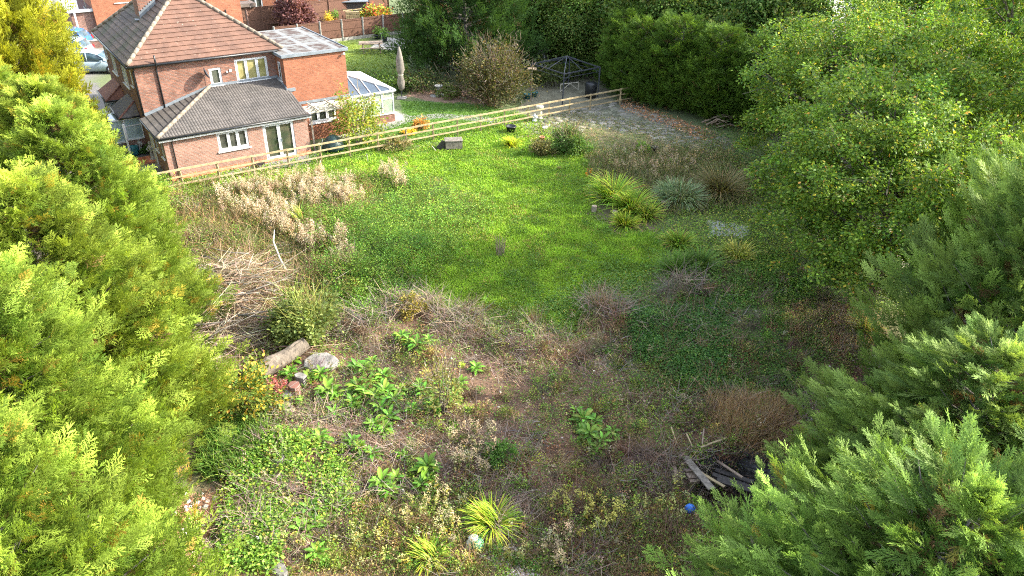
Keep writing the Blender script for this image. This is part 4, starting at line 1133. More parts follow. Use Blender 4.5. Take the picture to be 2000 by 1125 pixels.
# ------------------------------------------------------------------ grass clumps
def clump(px, py, n, L, W, cols, wts, label, spread=.18, lean=.62, tmpl=T_ARCH, name='grass_clump', group=None):
    x, y, _ = G(px, py); z = float(hgt(x, y))
    a = rng.uniform(0, 2 * pi, n); q = spread * np.sqrt(rng.random(n))
    P = np.stack([q * np.cos(a), q * np.sin(a), 0 * a], -1)
    th = np.abs(rng.normal(0, lean, n))
    D = np.stack([np.cos(a) * np.sin(th), np.sin(a) * np.sin(th), np.cos(th)], -1)
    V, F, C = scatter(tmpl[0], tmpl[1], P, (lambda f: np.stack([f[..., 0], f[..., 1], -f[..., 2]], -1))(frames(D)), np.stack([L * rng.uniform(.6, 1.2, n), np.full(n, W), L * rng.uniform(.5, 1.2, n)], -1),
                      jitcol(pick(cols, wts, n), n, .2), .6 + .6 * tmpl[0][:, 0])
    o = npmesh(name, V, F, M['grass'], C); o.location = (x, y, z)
    return tag(o, label, 'grass clump', group)
BR = [(.22, .33, .03), (.13, .24, .03), (.35, .36, .06), (.30, .20, .08)]
GG = 'strappy grass clumps of the plot'
clump(960, 1030, 420, .75, .028, BR, [4, 3, 2, .4], 'big bright yellow green grass clump right of the white bag', .2, .6)
clump(838, 1092, 240, .55, .026, BR, [3, 3, 2, .8], 'yellow green grass clump at the bottom, left of the white bag', .2, .6)
clump(1195, 395, 520, 1.45, .05, BR, [4, 4, 1, .4], 'tallest bright green reed clump at the right edge of the lawn', .45, .45)
clump(1230, 415, 400, 1.25, .045, BR, [3, 4, 1, .6], 'reed clump just right of the tallest one', .4, .5)
clump(1220, 440, 280, .75, .045, BR, [5, 2, 2, .6], 'low bright grass clump in front of the reeds beside a pink stone', .25, .6)
clump(1262, 425, 300, .85, .045, BR, [2, 4, 1, 1], 'olive reed clump between the low bright one and the blue green mound', .35, .6)
clump(1325, 395, 900, .85, .035, [(.16, .24, .13), (.12, .2, .10), (.25, .30, .19)], [3, 3, 2], 'blue green arching mound of grass right of the reeds', .9, .75)
clump(1405, 385, 600, 1.7, .03, [(.16, .15, .07), (.11, .12, .05), (.22, .18, .1)], [3, 3, 2], 'dull brown green fountain of fine grass under the oak', .35, .5)
clump(1325, 480, 380, .75, .035, BR, [2, 5, .6, .5], 'green grass clump at the right end of the lawn, above the darker pair', .4, .6)
clump(1320, 535, 420, .95, .035, [(.07, .15, .025), (.10, .2, .03)], [1, 1], 'dark green grass clump of the pair left of the ivy', .4, .6)
clump(1365, 525, 420, .95, .035, [(.06, .13, .03), (.10, .18, .03)], [1, 1], 'dark green grass clump of the pair nearer the oak', .4, .6)
clump(1440, 500, 300, .7, .03, [(.20, .26, .05), (.4, .40, .12)], [1, 1], 'sunlit pale grass clump under the oak', .5, .6)
clump(1000, 285, 220, .6, .05, [(.32, .38, .03), (.22, .32, .03)], [2, 1], 'bright yellow green grass clump left of the rounded dark green shrub', .25, .7)
clump(1690, 650, 260, .7, .03, [(.12, .2, .03), (.3, .3, .08)], [2, 1], 'green grass clump under the oak beside the straw grass', .3, .6)
clump(585, 438, 160, .9, .03, [(.12, .22, .03), (.3, .3, .08)], [2, 1], 'narrow leaved clump at the foot of the goldenrod', .2, .45)
P = sample([(410, 840), (520, 825), (530, 880), (490, 930), (400, 930)], 5200, 8)
stuff('long_grass', [g_blades(P, .42, .022, jitcol(pick([(.06, .13, .02), (.09, .17, .03), (.04, .09, .02), (.16, .2, .05)], [3, 3, 2, 1], len(P)), len(P), .3), .75, T_ARCH)], 'grass', 'dark green long grass under the yellowing shrub')


# ------------------------------------------------------------------ broad leaved plants (comfrey and dock)
def rosette(nl, L, seed):
    r = random.Random(seed); mb = MB()
    for i in range(nl):
        a = i * 2.4 + r.uniform(-.3, .3); el = .15 + 1.05 * (i / nl) + r.uniform(-.1, .1); l = L * r.uniform(.7, 1.15) * (1 - .25 * i / nl); w = l * .36
        r0 = .05; z0 = .03 + .22 * (i / nl)
        rows = []
        for k in range(6):
            t = k / 5; ww = w * (sin(pi * min(1, t * .92 + .06)) ** .8) * .5
            rad = r0 + l * (t * cos(el * (1 - .5 * t))); zz = z0 + l * t * sin(el) - .35 * l * t * t * 1.2
            c = Vector((cos(a) * rad, sin(a) * rad, zz)); sd = Vector((-sin(a), cos(a), 0)) * ww
            rows.append((c - sd + Vector((0, 0, ww * .35)), c, c + sd + Vector((0, 0, ww * .35))))
        b = len(mb.v)
        for q in rows: mb.v += [tuple(x) for x in q]
        for k in range(5):
            for j in range(2): mb.f.append([b + 3 * k + j, b + 3 * k + j + 1, b + 3 * k + 4 + j, b + 3 * k + 3 + j])
    return mb
def rosobj(seed):
    mb = rosette(15 + seed, .36 + .012 * seed, seed)
    me = bpy.data.meshes.new('broad_leaf_plant'); me.from_pydata(mb.v, [], mb.f); me.materials.append(M['comfrey'])
    a = me.color_attributes.new('Col', 'FLOAT_COLOR', 'POINT')
    for i in range(len(mb.v) // 18):
        c = (np.array((.09, .20, .024)) if rng.random() > .03 else np.array((.20, .22, .04))) * np.exp(rng.normal(0, .3)) * np.array([np.exp(rng.normal(0, .15)), 1, 1])
        for k in range(18):
            m_ = 1.25 if k % 3 == 1 else 1
            a.data[i * 18 + k].color = (*(c * m_), 1)
    for p in me.polygons: p.use_smooth = True
    o = bpy.data.objects.new('broad_leaf_plant', me); COL.objects.link(o); return o
ros = [rosobj(k) for k in (1, 5, 8, 3, 6, 9)]
COMF = [(575, 718, 1), (568, 742, .9), (605, 748, .9), (628, 742, .9), (640, 775, 1.1), (655, 782, 1), (592, 792, .8), (698, 728, .95), (712, 735, .9), (727, 712, .8), (735, 752, .9), (750, 745, .9), (720, 762, 1),
        (690, 800, 1), (700, 770, .95), (715, 782, 1), (735, 790, 1.1), (752, 775, 1), (745, 812, 1.1), (770, 790, 1), (782, 770, .9), (762, 828, 1), (733, 842, .9), (752, 850, .9), (655, 825, .9), (830, 775, 1.1), (848, 800, 1.05), (885, 785, .95), (900, 762, .8), (865, 760, .8),
        (800, 680, 1.1), (815, 690, 1), (785, 672, .9), (838, 676, .8), (930, 725, .7), (1140, 825, 1.1), (1125, 808, .9), (1160, 830, .9), (1150, 858, 1), (1175, 870, 1), (1168, 885, .9), (1195, 850, .7), (1135, 850, .8), (1160, 890, .8),
        (835, 925, 1.0), (825, 955, .9), (838, 942, .8), (630, 880, .8), (628, 862, .7), (605, 1010, 1.15), (608, 1035, 1.1), (590, 1050, .9), (745, 950, 1.1), (760, 965, .9), (775, 940, .8), (690, 880, .8), (705, 895, .7), (620, 1090, .8), (820, 760, .7), (805, 808, .8), (785, 900, .7), (730, 905, .7)]
for i, (px, py, s_) in enumerate(COMF):
    o = ros[i % 6] if i < 6 else ros[i % 6].copy()
    if i >= 6: COL.objects.link(o)
    x, y, _ = G(px, py)
    place(o, x, y, i * 1.7, s_ * 1.0 * (.85 + .3 * ((i * 7) % 10) / 10), float(hgt(x, y)) + .02)
    if px > 1100: lb, g_ = 'broad leaved green plant in the cluster right of centre, above the brown bramble', 'broad leaved plants right of centre'
    elif py > 860: lb, g_ = 'broad leaved green plant among the bright foreground ground cover', 'broad leaved plants in the foreground'
    elif px < 670: lb, g_ = 'broad leaved green plant near the fallen log and concrete slabs', 'broad leaved plants beside the log'
    else: lb, g_ = 'broad leaved green plant in the large cluster left of centre among grey bramble', 'broad leaved plants left of centre'
    tag(o, lb, 'plant', g_)
# ------------------------------------------------------------------ post and rail fence
FP_ = [(285, 388), (362, 366), (432, 353), (500, 339), (564, 330), (628, 316), (686, 302), (741, 292), (793, 286), (845, 279), (893, 267), (939, 256), (985, 246), (1031, 239), (1072, 233), (1111, 219), (1151, 211), (1211, 206)]
fence = empty('post_and_rail_fence', G(628, 316))
tag(fence, 'new pale wooden post and rail fence crossing the plot below the brick house', 'fence')
fo = Vector(fence.location)
_q = np.array([G(*p)[:2] for p in FP_]); _c = np.polyfit(_q[:, 0], _q[:, 1], 2)
pts = [Vector((a, float(np.polyval(_c, a)), 0)) - fo for a in np.interp(np.linspace(0, 17, 18), np.arange(18), _q[:, 0])]
pts = [pts[0] + (pts[0] - pts[1]) * 1.0] + pts + [pts[-1] + (pts[-1] - pts[-2]) * .5]
for i, p in enumerate(pts[1:-1]):
    m = MB(); l = Vector((random.uniform(-.015, .015), random.uniform(-.015, .015), 0))
    m.bar(p + Vector((0, 0, -.3)), p + l + Vector((0, 0, 1.16)), .10, .09); m.build('post', M['newwood'], fence)
dirF = (pts[-2] - pts[1]).normalized(); nF = Vector((dirF.y, -dirF.x, 0))
for h_, w_ in ((1.12, .10), (.72, .085), (.33, .085)):
    for i in range(len(pts) - 1):
        a, b = pts[i], pts[i + 1]
        m = MB(); m.bar(a + nF * .072 + Vector((0, 0, h_ + random.uniform(-.012, .012))), b + nF * .072 + Vector((0, 0, h_ + random.uniform(-.012, .012))), .05, w_)
        m.build('rail', M['newwood'], fence)

# ivy covered stump at the left end of the fence
x, y, _ = G(312, 400)
r_ = empty('ivy_clad_stump', (x, y, 0))
m = MB(); m.lathe([(.22, -.2), (.2, .3), (.17, .95), (.15, 1.25)], n=10, wob=.06); m.build('stump', M['greybark'], r_, True)
P = rng.normal(0, 1, (2600, 3)) * (.33, .33, .3) + (.05, -.02, 1.0)
V, F, C = scatter(*T_LEAF, P, frames(rng.normal(0, 1, (2600, 3))), .10 * rng.uniform(.6, 1.3, 2600), jitcol(pick([(.06, .15, .025), (.22, .30, .04)], [1, 1], 2600), 2600))
npmesh('ivy', V, F, M['leaf'], C, r_)
tag(r_, 'grey stump topped with ivy at the left end of the rail fence', 'stump')

# ------------------------------------------------------------------ the brick house
house = empty('brick_house', (HX, HY, 0), HA)
tag(house, 'red brick house with a pinkish brown hipped roof and a single storey rear extension', 'house')

def wallgrid(mb, O, S, Nn, L, z0, z1, holes, th=.25):
    """wall from O along S (unit), outward normal Nn, with rectangular openings (s0,s1,za,zb)"""
    O, S, Nn = Vector(O), Vector(S), Vector(Nn)
    ss = sorted({0, L, *[h[0] for h in holes], *[h[1] for h in holes]}); zz = sorted({z0, z1, *[h[2] for h in holes], *[h[3] for h in holes]})
    for i in range(len(ss) - 1):
        for j in range(len(zz) - 1):
            sm, zm = (ss[i] + ss[i + 1]) / 2, (zz[j] + zz[j + 1]) / 2
            if any(h[0] < sm < h[1] and h[2] < zm < h[3] for h in holes): continue
            vs = []
            for z in (zz[j], zz[j + 1]):
                for s_, n_ in ((ss[i], 0), (ss[i + 1], 0), (ss[i + 1], -th), (ss[i], -th)):
                    vs.append(O + S * s_ + Nn * n_ + Vector((0, 0, z)))
            mb.add(vs, [(0, 1, 5, 4), (1, 2, 6, 5), (2, 3, 7, 6), (3, 0, 4, 7), (4, 5, 6, 7), (3, 2, 1, 0)])

def obox(mb, O, S, Nn, s0, s1, z0, z1, n0, n1):
    O, S, Nn = Vector(O), Vector(S), Vector(Nn); vs = []
    for z in (z0, z1):
        for s_, n_ in ((s0, n0), (s1, n0), (s1, n1), (s0, n1)): vs.append(O + S * s_ + Nn * n_ + Vector((0, 0, z)))
    mb.add(vs, [(0, 1, 5, 4), (1, 2, 6, 5), (2, 3, 7, 6), (3, 0, 4, 7), (4, 5, 6, 7), (3, 2, 1, 0)])

def window(parent, O, S, Nn, s0, s1, z0, z1, mull=(), glass='glass', sill=True, name='window', fw=.07, inner=True, handle=False):
    m = MB(); d0, d1 = -.12, -.03
    obox(m, O, S, Nn, s0, s0 + fw, z0, z1, d0, d1); obox(m, O, S, Nn, s1 - fw, s1, z0, z1, d0, d1)
    obox(m, O, S, Nn, s0 + fw, s1 - fw, z1 - fw, z1, d0, d1); obox(m, O, S, Nn, s0 + fw, s1 - fw, z0, z0 + fw, d0, d1)
    ed = [s0 + fw] + [s0 + (s1 - s0) * q for q in mull] + [s1 - fw]
    for q in ed[1:-1]: obox(m, O, S, Nn, q - fw / 2, q + fw / 2, z0 + fw, z1 - fw, d0, d1)
    if inner:      # opening sashes sit 2 cm proud
        for a, b in zip(ed[:-1], ed[1:]):
            a2, b2 = a + .012, b - .012
            if a != ed[0]: a2 = a + fw / 2 - .01
            if b != ed[-1]: b2 = b - fw / 2 + .01
            t = .055
            obox(m, O, S, Nn, a2, a2 + t, z0 + fw, z1 - fw, -.05, -.01); obox(m, O, S, Nn, b2 - t, b2, z0 + fw, z1 - fw, -.05, -.01)
            obox(m, O, S, Nn, a2 + t, b2 - t, z1 - fw - t + .01, z1 - fw + .012, -.05, -.01); obox(m, O, S, Nn, a2 + t, b2 - t, z0 + fw - .012, z0 + fw + t, -.05, -.01)
    w = m.build(name, M['upvc'], parent)
    g = MB(); obox(g, O, S, Nn, s0 + fw * .5, s1 - fw * .5, z0 + fw * .5, z1 - fw * .5, -.10, -.075); g.build('pane', M[glass], w)
    if sill:
        k = MB(); obox(k, O, S, Nn, s0 - .08, s1 + .08, z0 - .07, z0 - .003, -.06, .09); k.build('sill', M['upvc'], w)
    if handle:
        k = MB(); c = (s0 + s1) / 2
        obox(k, O, S, Nn, c - .12, c - .09, z0 + .95, z0 + 1.12, -.01, .03); obox(k, O, S, Nn, c + .09, c + .12, z0 + .95, z0 + 1.12, -.01, .03); k.build('handle', M['lead'], w)
    return w

U_, V_, NF, NL = (1, 0, 0), (0, 1, 0), (0, -1, 0), (-1, 0, 0)
EW, EH, VM, VF = 7.97, 2.48, 3.72, 13.5
# extension walls
m = MB()
doorh = (5.31, 7.11, .15, 2.22); winh = (2.76, 4.44, 1.17, 2.22)
wallgrid(m, (0, 0, 0), U_, NF, EW, .28, EH, [(doorh[0], doorh[1], .28, doorh[3]), winh])
wallgrid(m, (0, VM, 0), (0, -1, 0), NL, VM - .25, 0, EH, [(VM - 2.45, VM - 1.75, 1.15, 2.2), (VM - .95, VM - .45, 1.15, 2.2)])
wallgrid(m, (EW, .25, 0), (0, 1, 0), (1, 0, 0), 2.05, 0, EH, [])
m.build('extension_wall', M['brick_ext'], house)
m = MB(); wallgrid(m, (-.004, -.004, 0), U_, NF, EW + .004, 0, .28, [(doorh[0], doorh[1], .15, .28)]); m.build('plinth', M['brick_plinth'], house)
window(house, (0, 0, 0), U_, NF, *winh, mull=(.36, .66))
door = window(house, (0, 0, 0), U_, NF, *doorh, mull=(.5,), glass='glass_door', sill=False, name='french_door', fw=.09, handle=True)
window(house, (0, VM, 0), (0, -1, 0), NL, VM - 2.45, VM - 1.75, 1.15, 2.2)
window(house, (0, VM, 0), (0, -1, 0), NL, VM - .95, VM - .45, 1.15, 2.2)
m = MB(); obox(m, (0, VM, 0), (0, -1, 0), NL, .12, .9, .05, 2.1, .004, .05); m.build('side_door', M['upvc'], house)

# main walls
m = MB()
mw = (5.39, 7.3, 3.81, 5.11); sw = (3.88, 4.55, 3.80, 4.78)
wallgrid(m, (0, VM, 0), U_, NF, 8.1, 0, 5.42, [mw, sw])
Lw = [(1.2, 2.1, 4.05, 4.9), (2.6, 4.3, 3.7, 4.95), (6.6, 8.0, 3.7, 4.95), (9.0, 9.7, 4.0, 4.9)]
L0 = VF
wallgrid(m, (0, VF, 0), (0, -1, 0), NL, VF - VM - .25, 0, 5.42, [(VF - b - 0, VF - a - 0, z0, z1) for a, b, z0, z1 in [(5.0, 5.5, 4.0, 4.9), (6.6, 8.2, 3.55, 4.95), (9.9, 11.4, 3.55, 4.95), (12.5, 13.2, 4.05, 4.9)]])
wallgrid(m, (8.1, VM + .25, 0), (0, 1, 0), (1, 0, 0), VF - VM - .25, 0, 5.42, [])
m.build('main_wall', M['brick_main'], house)
window(house, (0, VM, 0), U_, NF, *mw, mull=(.33, .67), glass='glass_curtain')
window(house, (0, VM, 0), U_, NF, *sw, glass='glass')
for a, b, z0, z1 in [(5.0, 5.5, 4.0, 4.9), (6.6, 8.2, 3.55, 4.95), (9.9, 11.4, 3.55, 4.95), (12.5, 13.2, 4.05, 4.9)]:
    window(house, (0, VF, 0), (0, -1, 0), NL, VF - b, VF - a, z0, z1, mull=(.35, .65) if b - a > 1 else (), glass='glass_bay')

# two storey flat roofed wing
b1, b2, bv, bb, bz = 7.80, 11.71, 2.30, 9.5, 5.22
m = MB()
lw = (8.95, 10.75, 1.08, 2.32)
wallgrid(m, (b1, bv, 0), U_, NF, b2 - b1, 0, bz, [(lw[0] - b1, lw[1] - b1, lw[2], lw[3])])
wallgrid(m, (b1, VM + .0, 0), (0, -1, 0), NL, VM - bv - .25, 2.9, bz, [(.25, .8, 3.75, 4.85)])
wallgrid(m, (b2, bv + .25, 0), V_, (1, 0, 0), bb - bv - .25, 0, bz, [])
wallgrid(m, (8.1, bb, 0), U_, (0, 1, 0), b2 - 8.35, 0, bz, [])
m.build('wing_wall', M['brick_new'], house)
window(house, (b1, bv, 0), U_, NF, lw[0] - b1, lw[1] - b1, lw[2], lw[3], mull=(.33, .66))
window(house, (b1, VM, 0), (0, -1, 0), NL, .25, .8, 3.75, 4.85)
m = MB(); m.poly([(b1 - .12, bv - .12, bz + .13), (b2 + .12, bv - .12, bz + .13), (b2 + .12, bb + .1, bz + .13), (8.6, bb + .1, bz + .13), (8.6, VM + 1.2, bz + .13), (b1 - .12, VM - .1, bz + .13)], .13, (0, 0, 1))
fr_ = m.build('flat_roof', M['felt'], house)
m = MB()
m.bar((b1 - .13, bv - .14, bz + .09), (b2 + .14, bv - .14, bz + .09), .06, .17); m.bar((b2 + .14, bv - .11, bz + .09), (b2 + .14, bb + .1, bz + .09), .06, .17); m.bar((b1 - .14, bv - .11, bz + .09), (b1 - .14, VM - .12, bz + .09), .06, .17)
m.build('roof_edge', M['lead'], fr_)

def roof_plane(mb, O, S, Up, Nn, T, lf, rf, course=.32, lip=.03, amp=0.0, per=.3, ds=None):
    """tile courses: O eave origin, S along the eave, Up up the slope, Nn normal; lf(t), rf(t) left and right limits"""
    O, S, Up, Nn = Vector(O), Vector(S), Vector(Up), Vector(Nn)
    n = int(math.ceil(T / course))
    for k in range(n):
        t0, t1 = k * course, min(T, (k + 1) * course)
        l0, l1, r0, r1 = lf(t0), lf(t1), rf(t0), rf(t1)
        if ds:
            a0, a1 = min(l0, l1), max(r0, r1); cnt = max(1, int((a1 - a0) / ds)); sl = [a0 + (a1 - a0) * i / cnt for i in range(cnt + 1)]
        else: sl = [min(l0, l1), max(r0, r1)]
        b = len(mb.v)
        for s_ in sl:
            w = amp * (abs(sin(pi * s_ / per)) ** .7) if amp else 0
            s0 = min(max(s_, l0), r0); s1 = min(max(s_, l1), r1)
            mb.v.append(tuple(O + S * s0 + Up * t0 + Nn * (w + lip)))
            mb.v.append(tuple(O + S * s1 + Up * (t1 + .0) + Nn * (w + .002)))
            mb.v.append(tuple(O + S * s0 + Up * t0 + Nn * (-.03)))
        for i in range(len(sl) - 1):
            q = b + 3 * i
            mb.f.append([q, q + 3, q + 4, q + 1]); mb.f.append([q + 2, q + 5, q + 3, q])

def hip_ridge(mb, p, q, r=.10, n=None):
    p, q = Vector(p), Vector(q); L = (q - p).length; n = n or int(L / .45)
    for i in range(n):
        a, b = p + (q - p) * (i / n), p + (q - p) * ((i + 1) / n)
        mb.tube([a, b + (b - a) * .04], [r, r * .93], 8, True)

# main hipped roof
ze, pk = 5.48, .72; e0u, e1u, e0v, e1v = -.32, 8.25, 3.45, 13.75
wu = e1u - e0u; hw_ = wu / 2; apz = ze + pk * hw_; cs = 1 / sqrt(1 + pk * pk); TT = hw_ / cs
A1 = (e0u + hw_, e0v + hw_, apz); A2 = (e0u + hw_, e1v - 2.6, apz)
m = MB()
roof_plane(m, (e0u, e0v, ze), U_, (0, cs, pk * cs), (0, -pk * cs, cs), TT, lambda t: t * cs, lambda t: wu - t * cs, .335, .05, 0, .3)
rf_ = m.build('roof', M['tile_pink'], house)
m = MB()
Lv = e1v - e0v
roof_plane(m, (e0u, e1v, ze), (0, -1, 0), (cs, 0, pk * cs), (-pk * cs, 0, cs), TT, lambda t: t * cs * 2.6 / hw_, lambda t: Lv - t * cs, .335, .05, 0, .3)
roof_plane(m, (e1u, e0v, ze), (0, 1, 0), (-cs, 0, pk * cs), (pk * cs, 0, cs), TT, lambda t: t * cs, lambda t: Lv - t * cs * 2.6 / hw_, .335, .032, 0, .3)
ps_ = (apz - ze) / 2.6; c2_ = 1 / sqrt(1 + ps_ ** 2)
roof_plane(m, (e1u, e1v, ze), (-1, 0, 0), (0, -c2_, ps_ * c2_), (0, ps_ * c2_, c2_), 2.6 / c2_, lambda t: t * c2_ * hw_ / 2.6, lambda t: wu - t * c2_ * hw_ / 2.6, .335, .03, 0, .3)
m.build('side_roof', M['tile_dark'], rf_)
m = MB()
for p, q in (((e0u, e0v, ze + .06), (A1[0], A1[1], apz + .06)), ((e1u, e0v, ze + .06), (A1[0], A1[1], apz + .06)), ((e0u, e1v, ze + .06), (A2[0], A2[1], apz + .06)), ((e1u, e1v, ze + .06), (A2[0], A2[1], apz + .06)), ((A1[0], A1[1], apz + .07), (A2[0], A2[1], apz + .07))):
    hip_ridge(m, p, q, .115)
m.build('ridge_tile', M['ridge'], rf_, True)
m = MB()
m.tube([(e0u - .02, e0v - .06, ze - .06), (b1 + .1, e0v - .06, ze - .06)], .065, 8); m.tube([(e0u - .06, e0v - .06, ze - .06), (e0u - .06, e1v, ze - .06)], .065, 8)
m.tube([(1.12, e0v - .02, ze - .05), (1.12, VM - .07, ze - .35), (1.12, VM - .07, 2.85)], .045, 7); m.tube([(-.02, e0v + .0, ze - .1), (-.06, VM + .05, ze - .4), (-.06, VM + .05, 2.65)], .045, 7)
m.tube([(1.1, e0v - .1, ze - .1), (1.1, e0v - .12, ze + .45)], .05, 7)
m.build('gutter', M['black'], house, True)
m = MB(); m.box(e0u, b1, e0v, VM - .003, ze - .13, ze - .01); m.box(e0u, -.003, VM, e1v, ze - .13, ze - .01); m.build('soffit', M['upvc'], house)

# chimney on the left slope
m = MB(); m.box(1.75, 2.75, 8.5, 9.9, 6.5, 9.6); m.box(1.68, 2.82, 8.43, 9.97, 9.6, 9.75)
ch = m.build('chimney', M['brick_main'], house)
m = MB()
for k in range(7):
    z = 6.95 + .1 * k * .72; m.box(1.72 + .145 * k, 1.72 + .145 * (k + 1), 8.462, 8.498, 5.6 + .72 * (1.72 + .145 * k), 6.02 + .72 * (1.72 + .145 * k + .145))
m.bar((1.6, 8.3, 6.93), (1.6, 8.75, 6.93), .35, .03)
m.build('flashing', M['lead'], ch)
m = MB(); m.lathe([(.13, 9.75), (.11, 10.1)], (2.25, 9.2, 0), 10); m.build('chimney_pot', M['terracotta'], ch, True)

# extension lean-to roof, pantiled
zt = 3.74; k2 = (zt - 2.50) / (VM + .28); c3 = 1 / sqrt(1 + k2 * k2); T2 = (VM + .28) / c3
m = MB()
hx = VM + .05
roof_plane(m, (-.28, -.28, 2.52), U_, (0, c3, k2 * c3), (0, -k2 * c3, c3), T2, lambda t: t * c3 * (hx + .28) / (VM + .28), lambda t: 8.22 if t * c3 < bv + .28 - .05 else b1 + .28, .31, .022, .028, .15, .03)
er = m.build('extension_roof', M['tile_grey'], house)
m = MB()
kk = (zt - 2.50) / (hx + .28); c4 = 1 / sqrt(1 + kk * kk)
roof_plane(m, (-.28, VM, 2.52), (0, -1, 0), (c4, 0, kk * c4), (-kk * c4, 0, c4), (hx + .28) / c4, lambda t: 0, lambda t: (VM + .28) * (1 - t * c4 / (hx + .28)), .335, .032)
m.build('side_slope', M['tile_grey'], er)
m = MB(); hip_ridge(m, (-.27, -.27, 2.57), (hx, VM, zt + .06), .11); m.build('ridge_tile', M['ridge'], er, True)
m = MB()
m.bar((hx, VM - .03, zt + .09), (b1, VM - .03, zt + .09), .05, .17); m.bar((0, VM - .03, 2.72), (hx, VM - .03, zt + .07), .05, .16)
m.bar((b1 - .03, VM - .05, zt + .08), (b1 - .03, bv, 3.42), .07, .14); m.bar((b1 - .05, bv - .04, 3.33), (8.3, bv - .04, 3.33), .05, .2)
m.build('flashing', M['lead'], er)
m = MB(); m.box(-.24, 8.15, -.24, -.20, 2.28, 2.46); m.box(-.24, -.20, -.2, VM, 2.28, 2.46); m.box(-.199, 8.15, -.199, -.004, 2.29, 2.31); m.box(8.11, 8.15, -.2, bv, 2.28, 2.5)
m.build('fascia', M['upvc'], house)
m = MB(); m.tube([(-.3, -.3, 2.45), (8.2, -.3, 2.45)], .06, 8); m.tube([(-.3, -.3, 2.45), (-.3, VM, 2.45)], .06, 8)
m.tube([(.45, -.3, 2.4), (.42, -.06, 2.15), (.42, -.06, .05)], .035, 7)
m.build('gutter', M['black'], er, True)

# satellite dish, lamps, left bays
m = MB()
m.lathe([(.02, 0), (.16, .02), (.29, .07), (.33, .10), (.32, .115), (.15, .04), (.02, .02)], n=18)
R0 = Matrix.Translation((3.55, VM - .42, 4.62)) @ Matrix.Rotation(radians(-11), 4, 'Z') @ Matrix.Rotation(radians(68), 4, 'Y')
m.v = [tuple(R0 @ Vector(q)) for q in m.v]
m.tube([(3.55, VM - .4, 4.6), (3.6, VM - .02, 4.45)], .02, 6); m.tube([(3.58, VM - .02, 4.5), (3.58, VM - .02, 3.9)], .008, 5)
m.build('satellite_dish', M['gazebo'], house, True)
m = MB(); m.box(4.98, 5.12, VM - .2, VM - .08, 4.52, 4.62); m.box(5.02, 5.08, VM - .08, VM - .002, 4.54, 4.6); m.lathe([(.03, 0), (.06, .03), (.05, .09), (.02, .12)], (4.85, VM - .12, 4.45), 8)
m.build('wall_lamp', M['upvc'], house)
m = MB(); m.lathe([(.02, 0), (.08, .04), (.08, .1), (.03, .14)], (b2 - .15, bv - .16, 4.98), 10); m.bar((b2 - .25, bv - .02, 5.0), (b2 - .15, bv - .14, 5.03), .04)
m.build('wall_lamp', M['upvc'], house)
m = MB(); m.box(b1 - .05, b2, bv - .03, bv - .003, 2.36, 2.52); m.build('lintel', M['lead'], house)

def bay(v0, v1, rmat, zs=.85, zh=2.15, dep=.95):
    bb_ = MB(); bb_.box(-dep, -.003, v0, v1, 0, zs); bo = bb_.build('bay', M['brick_dark'], house)
    m = MB(); g = MB()
    O = (-dep, v1, 0)
    for (O_, S_, N_, L_) in (((-dep, v1, 0), (0, -1, 0), NL, v1 - v0), ((-dep, v0, 0), U_, NF, dep - .01)):
        nn = max(1, round(L_ / .75))
        for i in range(nn + 1): obox(m, O_, S_, N_, max(0, L_ * i / nn - .04), min(L_, L_ * i / nn + .04), zs + .06, zh, -.07, -.0)
        obox(m, O_, S_, N_, .0, L_, zh - .1, zh + .02, -.08, .006); obox(m, O_, S_, N_, -.06, L_, zs - .0, zs + .06, -.1, .08); obox(m, O_, S_, N_, 0, L_, zh - .5, zh - .44, -.06, .003)
        obox(g, O_, S_, N_, .03, L_ - .03, zs + .06, zh - .1, -.05, -.035)
    w = m.build('window', M['upvc'], bo); g.build('pane', M['glass_bay'], w)
    r = MB(); z2 = zh + .75
    a, b, c, d = (-dep - .18, v0 - .18, zh + .05), (-dep - .18, v1 + .1, zh + .05), (-.01, v1 + .1, z2), (-.01, v0 + .55, z2)
    e = (-.01, v0 - .18, zh + .05)
    r.poly([a, d, c, b], .06); r.poly([a, e, d], .06)
    ro = r.build('bay_roof', M[rmat], bo)
    r = MB(); hip_ridge(r, a, d, .06); r.build('ridge_tile', M['tile_brown'], ro, True)
    r = MB(); r.tube([a, b], .05, 6); r.tube([a, e], .05, 6); r.build('gutter', M['black'], ro, True)
bay(5.6, 8.0, 'tile_bay'); bay(9.6, 12.2, 'tile_brown')
m = MB(); m.box(-1.55, -.95, 5.9, 7.6, .75, 2.0); m.build('side_porch', M['glass_bay'], house)
m = MB(); m.bar((-1.6, 5.85, .72), (-1.6, 7.6, .72), .1); m.bar((-1.6, 5.85, 2.02), (-1.6, 7.6, 2.02), .1); m.bar((-1.6, 5.85, 0), (-1.6, 5.85, 2.02), .08); m.bar((-1.6, 7.6, .72), (-1.6, 7.6, 2.02), .08); m.bar((-.95, 5.85, .72), (-.95, 5.85, 2.02), .08); m.bar((-1.6, 5.85, .72), (-.95, 5.85, .72), .08); m.bar((-1.6, 5.85, 2.02), (-.95, 5.85, 2.02), .08)
m.build('porch_frame', M['upvc'], house)

